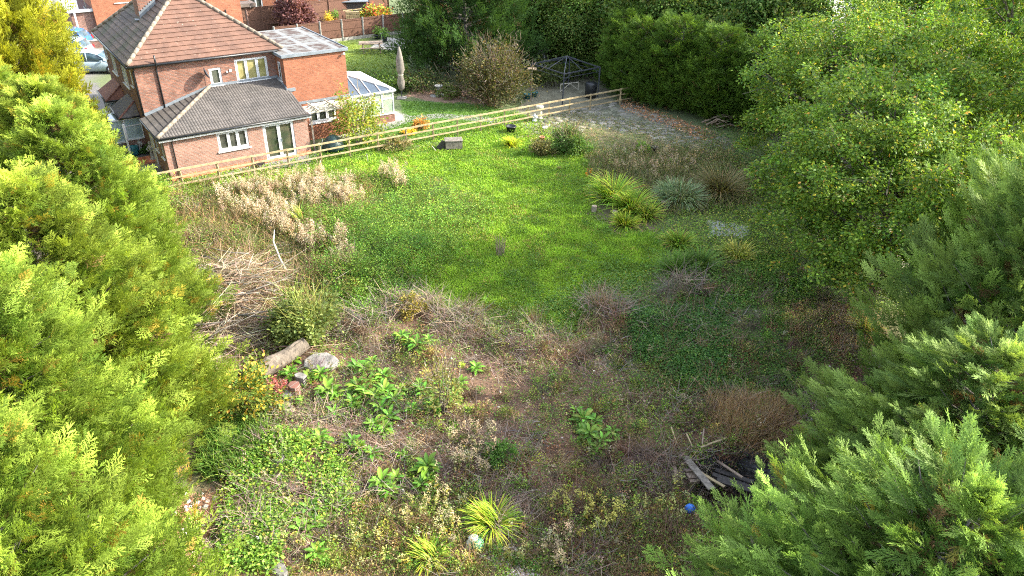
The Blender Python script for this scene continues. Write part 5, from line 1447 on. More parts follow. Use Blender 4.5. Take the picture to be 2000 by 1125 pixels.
# ------------------------------------------------------------------ conservatory
cons = empty('conservatory', HW(b2, 3.0), HA)
tag(cons, 'white framed conservatory with a grey glazed roof on a low brick wall', 'conservatory')
cu, cv, cz, cs_ = 3.45, 5.2, 2.08, .55
m = MB(); wallgrid(m, (0.02, 0, 0), U_, NF, cu - .02, 0, cs_, []); wallgrid(m, (cu, .25, 0), V_, (1, 0, 0), cv - .25, 0, cs_, []); m.build('low_wall', M['brick_main'], cons)
m = MB(); g = MB()
for (O_, S_, N_, L_, nn) in (((.02, 0, 0), U_, NF, cu - .02, 4), ((cu, 0, 0), V_, (1, 0, 0), cv, 6), ((.02, cv, 0), U_, (0, 1, 0), cu, 4)):
    for i in range(nn + 1): obox(m, O_, S_, N_, max(0, L_ * i / nn - .045), min(L_, L_ * i / nn + .045), cs_ + .05, cz - .1, -.08, 0)
    obox(m, O_, S_, N_, 0, L_, cz - .13, cz + .02, -.09, .015); obox(m, O_, S_, N_, -.03, L_ + .03, cs_ + .003, cs_ + .055, -.12, .06); obox(m, O_, S_, N_, 0, L_, cz - .52, cz - .45, -.07, .004)
    obox(g, O_, S_, N_, .03, L_ - .03, cs_ + .05, cz - .12, -.05, -.035)
w = m.build('frame', M['upvc'], cons); g.build('pane', M['glass_blind'], w)
ap = (.5, 2.6, 3.15); e = [(0, -.1, cz + .03), (cu + .12, -.1, cz + .03), (cu + .12, cv + .1, cz + .03), (0, cv + .1, cz + .03)]
ap2 = (0, 2.6, 3.15)
m = MB(); m.poly([e[0], e[1], ap, ap2], .03); m.poly([e[1], e[2], ap], .03); m.poly([e[2], e[3], ap2, ap], .03)
rg = m.build('roof', M['glass_roof'], cons)
m = MB(); L3 = lambda a, b, t: tuple(a[i] + (b[i] - a[i]) * t for i in range(3)); up_ = lambda p: (p[0], p[1], p[2] + .03)
m.bar(up_(e[1]), up_(ap), .10, .06); m.bar(up_(e[2]), up_(ap), .10, .06); m.bar(up_(ap2), up_(ap), .16, .1); m.bar(e[0], e[1], .09, .1); m.bar(e[1], e[2], .09, .1)
for i in range(5):
    t = (i + .5) / 5; x_ = (cu + .12) * t
    top = L3(e[1], ap, min(1, (cu + .12 - x_) / (cu + .12 - ap[0]))) if x_ > ap[0] else (x_, ap[1], ap[2])
    m.bar((x_, -.1, cz + .06), up_(top), .045, .05)
for i in range(7):
    y_ = -.1 + (cv + .2) * (i + .5) / 7
    t = 1 - abs(y_ - 2.6) / 2.7; top = (cu + .12 + (ap[0] - cu - .12) * t, 2.6 + (y_ - 2.6) * 1.0, cz + .03 + (ap[2] - cz - .03) * t)
    m.bar((cu + .12, y_, cz + .06), up_(top), .045, .05)
m.build('glazing_bar', M['upvc'], rg)

# ------------------------------------------------------------------ pergola, garden bits near the house
perg = empty('pergola', HW(8.35, .4), HA)
tag(perg, 'weathered white pergola against the two storey wing', 'pergola')
for (a, b) in ((0, 0), (3.1, 0), (0, 1.3)): m = MB(); m.bar((a, b, 0), (a, b, 2.3), .1); m.build('post', M['greywood'], perg)
for k in range(4): m = MB(); m.bar((-.25, .05 + .42 * k, 2.34), (3.5, .05 + .42 * k, 2.34), .05, .09); m.build('beam', M['cream'], perg)
for k in range(3): m = MB(); m.bar((.5 + k * 1.15, -.3, 2.44), (.5 + k * 1.15, 1.75, 2.44), .05, .09); m.build('rafter', M['cream'], perg)

def simple(name, px, py, label, cat, parts, z=None, rz=0.0, group=None, s=1.0):
    x, y, _ = G(px, py)
    z = (float(hgt(x, y)) if abs(x) < 30 and y < 60 else 0) if z is None else z
    if len(parts) == 1:
        pn, mb, mt, sm = parts[0]; o = mb.build(name, M[mt], None, sm)
    else:
        o = empty(name)
        for pn, mb, mt, sm in parts: mb.build(pn, M[mt], o, sm)
    o.location = (x, y, z); o.rotation_euler = (0, 0, rz); o.scale = (s, s, s)
    return tag(o, label, cat, group)

m = MB(); m.lathe([(.62, 0), (.66, .2), (.58, .5), (.4, .75), (.15, .9), (.02, .93)], n=16, wob=.02)
m2 = MB(); m2.bar((-.7, -.3, 0), (-.55, -.25, .75), .03)
simple('covered_barbecue', 652, 292, 'rounded dark green cover over a barbecue beside the pergola post', 'barbecue cover', [('cover', m, 'darkgreen', True), ('handle', m2, 'upvc', False)])
m = MB()
for k in range(10):
    a = k * .63; m.bar((.28 * cos(a), .28 * sin(a), .2), (.36 * cos(a), .36 * sin(a), .5), .012)
m.lathe([(.3, .2), (.3, .23)], n=10)
simple('fire_basket', 508, 326, 'small dark round planter with spokes on the terrace, behind the rail fence', 'planter', [('basket', m, 'black', False)], z=0)

# statues, pots and post by the side path
def statue(h):
    m = MB(); m.lathe([(.17, 0), (.17, .1 * h), (.1, .14 * h), (.12, .3 * h), (.09, .5 * h), (.13, .65 * h), (.15, .76 * h), (.05, .82 * h), (.045, .84 * h), (.085, .89 * h), (.085, .95 * h), (.02, h)], n=12, wob=.05)
    m.tube([(.1, 0, .72 * h), (.2, -.1, .58 * h), (.06, -.17, .5 * h)], [.05, .045, .035], 6); m.tube([(-.1, 0, .72 * h), (-.21, -.08, .6 * h), (-.06, -.17, .52 * h)], [.05, .045, .035], 6)
    return m
simple('garden_statue', 300, 313, 'tall pale stone statue of a draped figure against the side wall', 'statue', [('figure', statue(1.15), 'statue', True)], z=0)
simple('garden_statue', 277, 298, 'small pale stone statue of a figure between the teal pot and the wall', 'statue', [('figure', statue(.75), 'statue', True)], z=.1)
m = MB(); m.lathe([(.2, 0), (.3, .15), (.36, .4), (.33, .5), (.36, .54), (.31, .54), (.28, .4)], n=18)
simple('plant_pot', 262, 304, 'teal glazed pot at the foot of the white post', 'pot', [('pot', m, 'teal', True)], z=0)
m = MB(); m.bar((0, 0, 0), (0, 0, 2.1), .09); m2 = MB(); m2.box(-.16, .16, -.16, .16, 0, .14)
simple('porch_post', 258, 312, 'slim white post standing on a brick foot beside the house', 'post', [('post', m, 'upvc', False), ('foot', m2, 'brick_plinth', False)], z=0)
m = MB(); m.box(-1.4, 1.4, -.55, .55, 0, .1)
simple('doorstep', 272, 317, 'red tiled step at the side entrance', 'step', [('step', m, 'brick_plinth', False)], z=0, rz=HA)
m = MB(); m.box(-.9, .9, -.3, .3, 0, .07)
simple('stone_slab', 284, 330, 'long pale slab lying on the side path', 'slab', [('slab', m, 'concrete', False)], z=0, rz=HA)
m = MB(); m.box(-.5, .5, -.12, .12, 0, .45)
simple('wooden_planter', 240, 323, 'low wooden planter box left of the side path', 'planter', [('box', m, 'newwood', False)], z=0, rz=HA)
shrub('potted_plant', 285, 300, .35, .5, 260, .12, [(.06, .14, .03)], [1], 'small green plant against the side wall of the house', 'plant')
m = MB(); m.bar((0, 0, .1), (.5, .1, .75), .05); m.bar((.1, 0, .02), (.55, 0, .35), .06); m.bar((.2, 0, 0), (.25, 0, .45), .05)
simple('timber_offcuts', 330, 362, 'reddish brown timber offcuts leaning by the corner of the extension', 'timber', [('wood', m, 'terracotta', False)], z=0)

# parasol, bird bath, pots and so on
x, y, _ = G(785, 192)
r_ = empty('parasol', (x, y, 0))
m = MB(); m.lathe([(.05, .55), (.22, .75), (.28, 1.2), (.17, 1.75), (.20, 1.85), (.30, 2.1), (.27, 2.8), (.14, 3.4), (.04, 3.75)], n=18, wob=.10); m.build('closed_canopy', M['tan_fabric'], r_, True)
m = MB(); m.tube([(0, 0, 0), (0, 0, 3.85)], .035, 8); m.build('pole', M['gazebo'], r_)
m = MB(); m.lathe([(.2, 1.72), (.21, 1.8)], n=14); m.build('strap', M['cream'], r_)
m = MB(); m.box(-.35, .35, -.35, .35, 0, .07); m.build('base', M['concrete'], r_)
tag(r_, 'closed grey beige parasol standing behind the conservatory', 'parasol')
m = MB(); m.lathe([(.24, 0), (.24, .08), (.13, .14), (.11, .55), (.15, .62), (.30, .68), (.31, .76), (.24, .72)], n=14)
simple('bird_bath', 857, 186, 'pale stone bird bath on the bare earth bed', 'bird bath', [('stone', m, 'statue', True)], z=0)
m = MB(); m.lathe([(.34, 0), (.36, .07), (.3, .06)], n=14)
simple('stone_dish', 849, 188, 'low round stone dish beside the bird bath', 'dish', [('dish', m, 'statue', True)], z=0)
m = MB(); m.lathe([(.12, 0), (.15, .14), (.10, .2)], n=10)
simple('white_pot', 864, 187, 'small white pot at the foot of the bird bath', 'pot', [('pot', m, 'upvc', True)], z=0)
def pot(r, h): m = MB(); m.lathe([(r * .75, 0), (r, h * .85), (r * 1.08, h * .86), (r * 1.08, h), (r * .92, h), (r * .88, h * .8)], n=16); return m
simple('black_tub', 998, 258, 'black tub on the grass left of the crazy paving', 'tub', [('tub', pot(.33, .42), 'black', True)])
simple('terracotta_pot', 1058, 276, 'terracotta pot at the corner of the crazy paving', 'pot', [('pot', pot(.17, .32), 'terracotta', True)])
simple('black_bucket', 1277, 300, 'tall black bucket standing in the dry weeds', 'bucket', [('bucket', pot(.2, .45), 'black', True)])
m = MB(); m.lathe([(.25, 0), (.21, .12), (.19, .7), (.26, .78), (.28, .92), (.20, .92)], n=14); m2 = MB(); m2.box(-.3, .3, -.3, .3, -.02, .02)
simple('chimney_pot_planter', 1053, 232, 'terracotta and cream chimney pot planter behind the fence', 'planter', [('pot', m, 'cream', True)], z=0)
simple('garden_statue', 1044, 236, 'small white dog shaped ornament beside the chimney pot planter', 'ornament', [('figure', statue(.5), 'upvc', True)], z=0)
m = MB(); m.lathe([(.42, 0), (.46, 1.05), (.43, 1.1), (.05, 1.13)], n=16); simple('water_butt', 1153, 190, 'black water butt under the hedge behind the fence', 'barrel', [('butt', m, 'black', True)], z=0)
for (px, py, lb) in ((1030, 192, 'round blue green pot left of the pair at the back'), (1043, 188, 'round blue green pot nearest the gazebo leg')):
    simple('round_pot', px, py, lb, 'pot', [('pot', pot(.28, .35), 'teal', True)], z=0, group='blue green pots by the gazebo')
# bird table
m = MB(); m.bar((0, 0, 0), (0, 0, 2.3), .09); m.box(-.32, .32, -.25, .25, 2.3, 2.36); m.bar((0, 0, 2.36), (.05, 0, 3.1), .03); m.bar((0, 0, 2.4), (-.3, 0, 2.9), .03); m.bar((0, 0, 2.4), (.25, .1, 2.8), .03)
simple('bird_table', 1037, 196, 'narrow wooden bird table on a tall post beside the half dead shrub', 'bird table', [('post', m, 'oldwood', False)], z=0)
# gazebo frame
gz = empty('gazebo_frame', G(1095, 200)); tag(gz, 'dark metal gazebo frame without its cover, behind the right end of the fence', 'gazebo')
go = Vector(gz.location)
gc = [Vector(G(1093, 188)) - go, Vector(G(1152, 165)) - go, Vector(G(1108, 140)) - go, Vector(G(1042, 178)) - go]
gc = [Vector((0.1, -.6, 0)), Vector((2.9, 1.6, 0)), Vector((.8, 4.4, 0)), Vector((-2.2, 2.2, 0))]
for p in gc: m = MB(); m.bar(p, p + Vector((0, 0, 2.25)), .09); m.build('post', M['gazebo'], gz)
cc_ = sum(gc, Vector()) / 4
for i in range(4):
    a, b = gc[i] + Vector((0, 0, 2.25)), gc[(i + 1) % 4] + Vector((0, 0, 2.25)); m = MB(); m.bar(a, b, .05, .08); m.bar(a - Vector((0, 0, .3)), b - Vector((0, 0, .3)), .03); m.build('top_rail', M['gazebo'], gz)
    m = MB(); m.bar(a, cc_ + Vector((0, 0, 2.95)), .05); m.build('rafter', M['gazebo'], gz)
    m = MB(); m.bar((a + b) / 2, cc_ + Vector((0, 0, 2.95)), .035); m.bar(a - Vector((0, 0, .6)), a + (b - a) * .2, .03); m.build('brace', M['gazebo'], gz)
def trestle():
    m = MB(); L_ = 1.6
    m.bar((-L_ / 2, 0, .62), (L_ / 2, 0, .62), .05); m.bar((-L_ / 2, 0, 0), (-L_ / 2, 0, .62), .05); m.bar((L_ / 2, 0, 0), (L_ / 2, 0, .62), .05); m.bar((-L_ / 2, 0, .03), (0, 0, .6), .04); m.bar((L_ / 2, 0, .03), (0, 0, .6), .04)
    return m
simple('trestle', 1068, 162, 'white table trestle under the gazebo frame, the further one', 'trestle', [('frame', trestle(), 'cream', False)], z=0, rz=.35)
simple('trestle', 1112, 178, 'white table trestle under the gazebo frame, nearest the fence', 'trestle', [('frame', trestle(), 'cream', False)], z=0, rz=.45)
m = MB(); m.box(-1.5, 1.5, -.5, .5, .3, .42)
for a in (-1.3, 1.3): m.box(a - .06, a + .06, -.4, .4, 0, .3)
simple('low_wooden_bench', 1062, 146, 'low brown wooden platform at the back of the gazebo', 'bench', [('bench', m, 'fencewood', False)], z=0, rz=.3)
m = MB(); m.bar((0, 0, .1), (0, 0, 1.3), .06); m.lathe([(.45, .42), (.5, .46), (.42, .5)], (0, 0, 0), 12)
simple('white_parasol_base', 1062, 138, 'white stand with a curved foot on the wooden platform', 'stand', [('stand', m, 'upvc', False)], z=.0)
# ivy wall behind the gazebo
wl = empty('garden_wall', G(1040, 128)); tag(wl, 'pale concrete panel wall behind the gazebo', 'wall')
m = MB(); d_ = Vector(G(1170, 122)) - Vector(G(1040, 128)); m.bar((0, 0, .9), tuple(d_ + Vector((0, 0, .9))), .15, 1.8); m.build('panel', M['concrete'], wl)
for k in range(4): m = MB(); q = d_ * (k / 3); m.bar(q + Vector((0, -.12, 0)), q + Vector((0, -.12, 2.1)), .14); m.build('post', M['render_'], wl)

# weathered box, stakes
m = MB()
for k in range(5): m.box(-.55, .55, -.35 + .15 * k, -.22 + .15 * k, .55, .60)
m.box(-.5, .5, -.33, -.29, .08, .52); m.box(-.5, .5, .29, .33, .08, .52); m.box(-.52, -.46, -.3, .3, 0, .55); m.box(.46, .52, -.3, .3, 0, .55)
m2 = MB(); m2.bar((-.9, -.1, 0), (-.5, -.1, .45), .05, .5)
simple('slatted_box', 886, 290, 'weathered slatted wooden box in the grass below the fence', 'box', [('slats', m, 'greywood', False), ('ramp', m2, 'charwood', False)], rz=.2)
def stake(h, l): m = MB(); m.bar((0, 0, -.1), (l, 0, h), .05, .025); return m
for px, py, h, l, lb in ((855, 296, .35, -.35, 'leaning white stake in the grass left of the slatted box'), (719, 316, .5, -.05, 'white stake in the grass below the fence near the climber'), (792, 970, .35, -.06, 'short pale stake among the foreground weeds'), (515, 1078, .4, -.08, 'short pale stake in the bright ground cover at the bottom left'), (819, 246, .6, 0, 'white marker stake by the orange shrub near the path')):
    simple('wooden_stake', px, py, lb, 'stake', [('stake', stake(h, l), 'cream', False)], group='pale stakes standing in the ground')
m = MB(); m.bar((0, 0, -.1), (-.02, 0, 1.6), .035); 
simple('metal_rod', 1442, 238, 'tall thin rod leaning by the branches at the end of the paving', 'rod', [('rod', m, 'oldwood', False)])

# crazy paving stones
def stones(name, poly, n, smin, smax, cols, label, hgt_=.03, mat=None):
    P = sample(poly, n * 4, 0); keep = []
    for p in P:
        r = random.uniform(smin, smax)
        if all((p[0] - q[0]) ** 2 + (p[1] - q[1]) ** 2 > ((r + q[3]) * .88) ** 2 for q in keep): keep.append((*p, r))
        if len(keep) >= n: break
    V, F, C = [], [], []
    for x, y, z, r in keep:
        k = random.randint(5, 7); b = len(V); c = np.array(random.choice(cols)) * math.exp(random.gauss(0, .15)); a0 = random.uniform(0, 6); el = random.uniform(.7, 1)
        rs = [r * random.uniform(.8, 1.15) for _ in range(k)]
        tx, ty = random.gauss(0, .02), random.gauss(0, .02)
        for zz, q in ((hgt_, 1.0), (-.1, 1.05)):
            for i in range(k):
                t = a0 + 2 * pi * i / k; dx, dy = rs[i] * q * cos(t), rs[i] * q * sin(t) * el
                V.append((x + dx, y + dy, z + zz + (dx * tx + dy * ty))); C.append(c)
        V.append((x, y, z + hgt_)); C.append(c * 1.05)
        for i in range(k):
            j = (i + 1) % k; F.append((b + i, b + j, b + 2 * k)); F.append((b + i, b + k + i, b + k + j)); F.append((b + i, b + k + j, b + j))
    o = npmesh(name, np.array(V), np.array(F), mat or M['stonecol'], np.array(C))
    return tag(o, label, kind='stuff')
M['stonecol'] = attrmat('stone_slab', .9, .3, 6, .4)
stones('crazy_paving', 'crazy', 520, .16, .42, [(.20, .19, .16), (.15, .145, .115), (.26, .24, .20), (.11, .115, .075)], 'grey crazy paving stones with mossy joints')
stones('paving_stones', 'pave2', 120, .2, .45, [(.60, .50, .40), (.5, .44, .38)], 'pale paving stones seen through the oak branches')
stones('rubble_stones', 'rubble', 160, .02, .07, [(.75, .68, .62), (.6, .5, .45)], 'white and pink rubble chips at the bottom', .03)
stones('rubble_stones', 'wild', 500, .015, .05, [(.55, .48, .42), (.4, .33, .28), (.68, .6, .5)], 'small pale stones strewn in the litter', .02)
stones('rubble_stones', 'orange', 60, .03, .09, [(.7, .66, .6), (.5, .4, .33)], 'pale stones on the orange needle litter', .03)
P = sample([(1010, 268), (1110, 216), (1370, 255), (1430, 290), (1300, 282), (1170, 248)], 7000, 3)
stuff('paving_weeds', [g_leaves(patchy(P, 1.5, 88, .45), .09, jitcol(pick([(.12, .14, .05), (.08, .13, .03)], [1, 1], 7000)[:len(patchy(P, 1.5, 88, -9))], 7000)[:0] if 0 else jitcol((.11, .13, .05), 1)[0], .3)] if 0 else [g_leaves(P, .09, jitcol(pick([(.13, .14, .06), (.08, .12, .03), (.2, .15, .09)], [2, 2, 1], 7000), 7000), .3, hz=.02)], 'leaf', 'moss and small weeds between the crazy paving stones')
P = sample([(1200, 190), (1240, 200), (1400, 262), (1380, 275), (1220, 215)], 2600, 3)
stuff('fallen_leaves', [g_leaves(P, .11, jitcol(pick([(.36, .18, .10), (.42, .28, .18), (.22, .12, .08)], [2, 2, 1], 2600), 2600), .2, hz=.02)], 'leaf', 'reddish brown fallen leaves along the foot of the hedge')
P = np.concatenate([sample('orange', 5000, 8), sample('soil', 2500, 8)])
stuff('needle_litter', [g_twigs(P, .09, .012, jitcol(pick([(.50, .28, .17), (.38, .2, .11), (.55, .38, .25)], [2, 2, 1], 7500), 7500), .05, hz=.01)], 'dry', 'orange brown conifer needles and bark on bare soil')

# branches at the end of the paving
r_ = empty('cut_branches', G(1385, 248)); tag(r_, 'reddish brown cut branches heaped at the right end of the crazy paving', 'branches')
for i in range(9):
    m = MB(); a = random.uniform(-.4, .9); L_ = random.uniform(1.2, 2.8); p = Vector((random.uniform(-.5, .8), random.uniform(-.4, .5), random.uniform(.05, .4)))
    d_ = Vector((cos(a), -sin(a) * .6, random.uniform(-.1, .35))) * L_
    m.tube([p, p + d_ * .5 + Vector((0, 0, .3)), p + d_], [.05, .04, .015], 6); m.build('branch', M['oldwood'], r_, True)

# brush pile and log
x, y, _ = G(450, 605); bz0 = 0
r_ = empty('brush_pile', (x, y, 0)); tag(r_, 'large heap of bare cut branches beside the left conifers', 'brush pile')
n = 4200; P = np.stack([rng.normal(0, 1.5, n), rng.normal(0, 2.1, n), np.zeros(n)], -1); P[:, 0] += P[:, 1] * -.25
rr = np.sqrt((P[:, 0] / 2.6) ** 2 + (P[:, 1] / 3.6) ** 2)
P[:, 2] = hgt(P[:, 0] + x, P[:, 1] + y) + rng.random(n) * np.clip(1.1 - rr, .1, 1) * .7
az = rng.normal(.25, .75, n) + pi * (rng.random(n) < .5); D = np.stack([np.cos(az), np.sin(az), rng.normal(0, .22, n)], -1)
V, F, C = scatter(*T_TWIG, P, frames(D, rng.normal(0, 1.2, n)), np.stack([rng.uniform(.6, 1.8, n), rng.uniform(.018, .035, n), rng.normal(.2, .5, n)], -1), jitcol(pick([(.38, .30, .21), (.27, .20, .15), (.46, .38, .28), (.20, .15, .12)], [3, 3, 2, 2], n), n, .2))
npmesh('twig', V, F, M['dry'], C, r_)['kind'] = 'stuff'
for i in range(60):
    m = MB()
    a = random.gauss(.25, .6) + (pi if random.random() < .5 else 0); p = Vector((random.gauss(0, 1.1), random.gauss(0, 1.7), 0)); p.z = float(hgt(p.x + x, p.y + y)) + random.uniform(.25, .75)
    L_ = random.uniform(.9, 2.2); d_ = Vector((cos(a), sin(a), random.gauss(-.03, .12))) * L_; k = Vector((random.gauss(0, .12), random.gauss(0, .12), random.gauss(.05, .08)))
    w = random.uniform(.018, .045); m.tube([p, p + d_ * .35 + k, p + d_ * .7 + k * .4, p + d_], [w, w * .8, w * .55, w * .2], 5); m.build('branch', M['greybark'], r_, True)
m = MB(); m.tube([(0, 0, .05), (-.5, .7, .35), (-.8, 1.1, .95), (-.75, 1.3, 1.4)], [.05, .045, .035, .02], 6)
simple('bare_branch', 566, 556, 'single pale crooked branch standing out of the brush pile', 'branch', [('branch', m, 'cream', True)], z=.5)
m = MB(); d_ = Vector(G(600, 690, .35)) - Vector(G(512, 745, .1))
m.tube([Vector((0, 0, .26)) + d_ * t + Vector((0, 0, .03 * sin(t * 9))) for t in (0, .2, .4, .6, .8, 1)], [.30, .31, .28, .27, .25, .24], 22)
m.v = [(a + random.gauss(0, .012), b + random.gauss(0, .012), c + random.gauss(0, .014)) for a, b, c in m.v]
simple('fallen_log', 512, 745, 'thick furrowed fallen log beside the concrete slabs', 'log', [('log', m, 'bark', False)])

# concrete, stone and stumps
def slab(w, d, h, tilt=(0, 0), seed=0):
    r = random.Random(seed); m = MB(); k = 9
    ring = [(w / 2 * r.uniform(.8, 1.1) * cos(2 * pi * i / k), d / 2 * r.uniform(.8, 1.1) * sin(2 * pi * i / k)) for i in range(k)]
    vs = [(x, y, 0) for x, y in ring] + [(x, y, h + x * tilt[0] + y * tilt[1]) for x, y in ring] + [(x * .93, y * .93, h + .02 + x * tilt[0] + y * tilt[1]) for x, y in ring]
    m.add(vs, [[i, (i + 1) % k, k + (i + 1) % k, k + i] for i in range(k)] + [[k + i, k + (i + 1) % k, 2 * k + (i + 1) % k, 2 * k + i] for i in range(k)] + [list(range(2 * k, 3 * k))])
    return m
for px, py, w, d, h, t, mt, lb, nm in (
    (628, 722, 1.25, .8, .16, (.08, .22), 'concrete', 'pale broken concrete slab above the broad leaved plants', 'concrete_slab'),
    (590, 752, .5, .3, .35, (0, .1), 'concrete', 'small orange stained concrete block below the pale slab', 'concrete_block'),
    (577, 772, .45, .4, .38, (0, 0), 'brick_dark', 'square brown bin shaped block beside the concrete', 'stone_block'),
    (560, 780, .55, .3, .14, (0, .2), 'concrete', 'flat grey concrete piece near the pink shrub', 'concrete_slab'),
    (562, 806, .7, .4, .08, (0, .1), 'stone', 'stained flat concrete piece above the bare soil bank', 'concrete_slab'),
    (572, 962, .66, .42, .22, (0, .05), 'stone', 'flat topped cut tree stump in the bright ground cover', 'tree_stump'),
    (540, 948, .42, .5, .2, (.5, .3), 'stone', 'tilted stone left of the flat topped stump', 'stone'),
    (548, 925, .3, .5, .2, (.3, .4), 'concrete', 'pale stone standing behind the flat topped stump', 'stone'),
    (545, 1118, .8, .35, .15, (0, .2), 'concrete', 'pale slab cut off by the bottom edge', 'concrete_slab'),
    (440, 1075, .2, .14, .08, (0, 0), 'upvc', 'white stone on the orange needle litter', 'stone'),
    (1160, 415, .3, .25, .35, (0, 0), 'stone', 'pinkish stone at the foot of the tallest reed clump', 'stone'),
    (1200, 425, .3, .25, .35, (0, 0), 'stone', 'grey stone between the reed clumps', 'stone'),
    (1300, 405, .6, .35, .3, (0, .1), 'stone', 'brown flat stone in front of the blue green grass mound', 'stone'),
    (1420, 452, 1.1, .5, .07, (0, 0), 'render_', 'sunlit pale slab beside the green weeds under the oak', 'concrete_slab'),
    (1280, 272, .5, .3, .05, (0, 0), 'render_', 'bright loose slab at the edge of the crazy paving', 'concrete_slab'),
    (1065, 250, .55, .45, .06, (0, 0), 'render_', 'bright slab where the garden path meets the crazy paving', 'concrete_slab'),
    (1325, 285, .5, .25, .06, (0, 0), 'render_', 'loose slab right of the black bucket', 'concrete_slab')):
    simple(nm, px, py, lb, nm.split('_')[-1], [('s', slab(w, d, h, t, px), mt, False)], rz=px * .01)
# burnt pit, timber, wall, ball, bag
pitz = float(hgt(*G(1430, 950)[:2]))
a, b = Vector(G(1388, 885)), Vector(G(1515, 925)); 
r_ = empty('retaining_wall', a); m = MB(); q = b - a; m.bar((0, 0, -.38), (q.x, q.y, -.38), .12, .72); m.build('wall', M['concrete'], r_)
m = MB(); m.bar((0, -.01, .0), (q.x, q.y - .01, .0), .16, .05); m.build('coping', M['charcoal'], r_)
tag(r_, 'soot stained concrete wall at the back of the burnt pit', 'wall')
P = sample('ash', 5000, 6); k = len(P)
stuff('ash_litter', [g_leaves(P, .07, jitcol(pick([(.02, .02, .022), (.09, .09, .095), (.20, .21, .22), (.12, .07, .05)], [4, 3, 1, 1], k), k, .3), .3, hz=.01), g_twigs(P[:900], .3, .02, jitcol((.05, .04, .035), 900), .1)], 'dry', 'charred wood and ash in the burnt pit')
for i, (px, py, L_, an, tl, w, mt, lb, tp) in enumerate((
    (1335, 905, 1.5, -1.25, .1, .22, 'greywood', 'grey board lying inside the frame of stacked offcuts', 0), (1398, 915, 1.1, -.5, .05, .16, 'charwood', 'top charred plank of the three beside the pit', 0),
    (1392, 925, 1.2, -.5, .03, .15, 'charwood', 'middle charred plank of the three beside the pit', 0), (1400, 937, 1.1, -.45, .02, .15, 'charwood', 'lowest charred plank of the three beside the pit', 0),
    (1360, 915, 1.0, -.85, .1, .09, 'newwood', 'pale batten leaning against the charred planks', 0), (1400, 905, .9, -.9, .05, .08, 'oldwood', 'brown batten lying towards the pit', 0),
    (1365, 890, .9, .35, .15, .06, 'newwood', 'thin pale lath behind the charred planks', 0), (1320, 950, 1.0, 1.5, .05, .1, 'oldwood', 'weathered post lying upright at the left edge of the pit', 1),
    (1322, 884, .7, 1.75, .3, .03, 'newwood', 'thin upright lath above the frame of offcuts', 1), (1350, 888, .5, 1.8, .25, .03, 'newwood', 'second thin upright lath right of the first', 1),
    (1368, 884, .6, 1.3, .2, .04, 'oldwood', 'leaning brown lath behind the pit', 1))):
    m = MB(); e_ = Vector((cos(an), sin(an), tl)).normalized() * L_
    m.bar((0, 0, .12), tuple(e_ + Vector((0, 0, .12))), w, .035); simple('timber_board', px, py, lb, 'board', [('b', m, mt, False)], z=max(float(hgt(*G(px, py)[:2])), -.25) + .05 + .03 * (i % 4))
m = MB()
for k in range(9): m.box(-.14, .14, -.13 * k - .1, -.13 * k, 0, .09 + .03 * (k % 2))
simple('offcut_row', 1330, 895, 'row of short timber offcuts laid like a ladder beside the pit', 'offcuts', [('o', m, 'oldwood', False)], rz=.15)
m = MB(); m.lathe([(.02, 0), (.11, .03), (.16, .12), (.16, .19), (.1, .28), (.02, .31)], n=16)
simple('blue_ball', 1345, 1008, 'bright blue ball at the left edge of the burnt pit', 'ball', [('b', m, 'blueplastic', True)])
m = MB(); m.lathe([(.16, 0), (.2, .06), (.15, .16), (.19, .24), (.11, .33), (.16, .40), (.03, .37)], n=9, wob=.3); m.v = [(a * 1.1, b * .7 + .1 * c, c * .75) for a, b, c in m.v]; m2 = MB(); m2.lathe([(.19, .06), (.17, .16), (.19, .23)], (.05, -.06, 0), 9, .15)
simple('plastic_sack', 925, 1066, 'crumpled white and green plastic sack near the bottom', 'sack', [('bag', m, 'whitebag', True), ('print', m2, 'greenbag', True)], rz=.5)
# leaning boards under the oak
for i, (px, py, mt, lb) in enumerate(((1750, 372, 'oldwood', 'dark leaning board under the oak, left of the pale one'), (1765, 372, 'concrete', 'pale leaning board under the oak'), (1780, 378, 'terracotta', 'reddish brown leaning board under the oak'))):
    m = MB(); m.bar((0, 0, 0), (.35, .2, 1.9), .45, .05); simple('leaning_board', px, py, lb, 'board', [('b', m, mt, False)], group=None)
m = MB(); m.box(-1, 1, -.6, .6, .0, .5)
simple('stone_trough', 1895, 375, 'grey flat topped block half hidden under the oak on the right', 'block', [('b', m, 'concrete', False)], rz=.3)
m = MB(); m.box(-1.6, 1.6, -.2, .2, 0, .45)
simple('sleeper_edging', 1790, 735, 'low stone edging beside the sunlit pale stones at lower right', 'edging', [('b', m, 'stone', False)], rz=-.35)

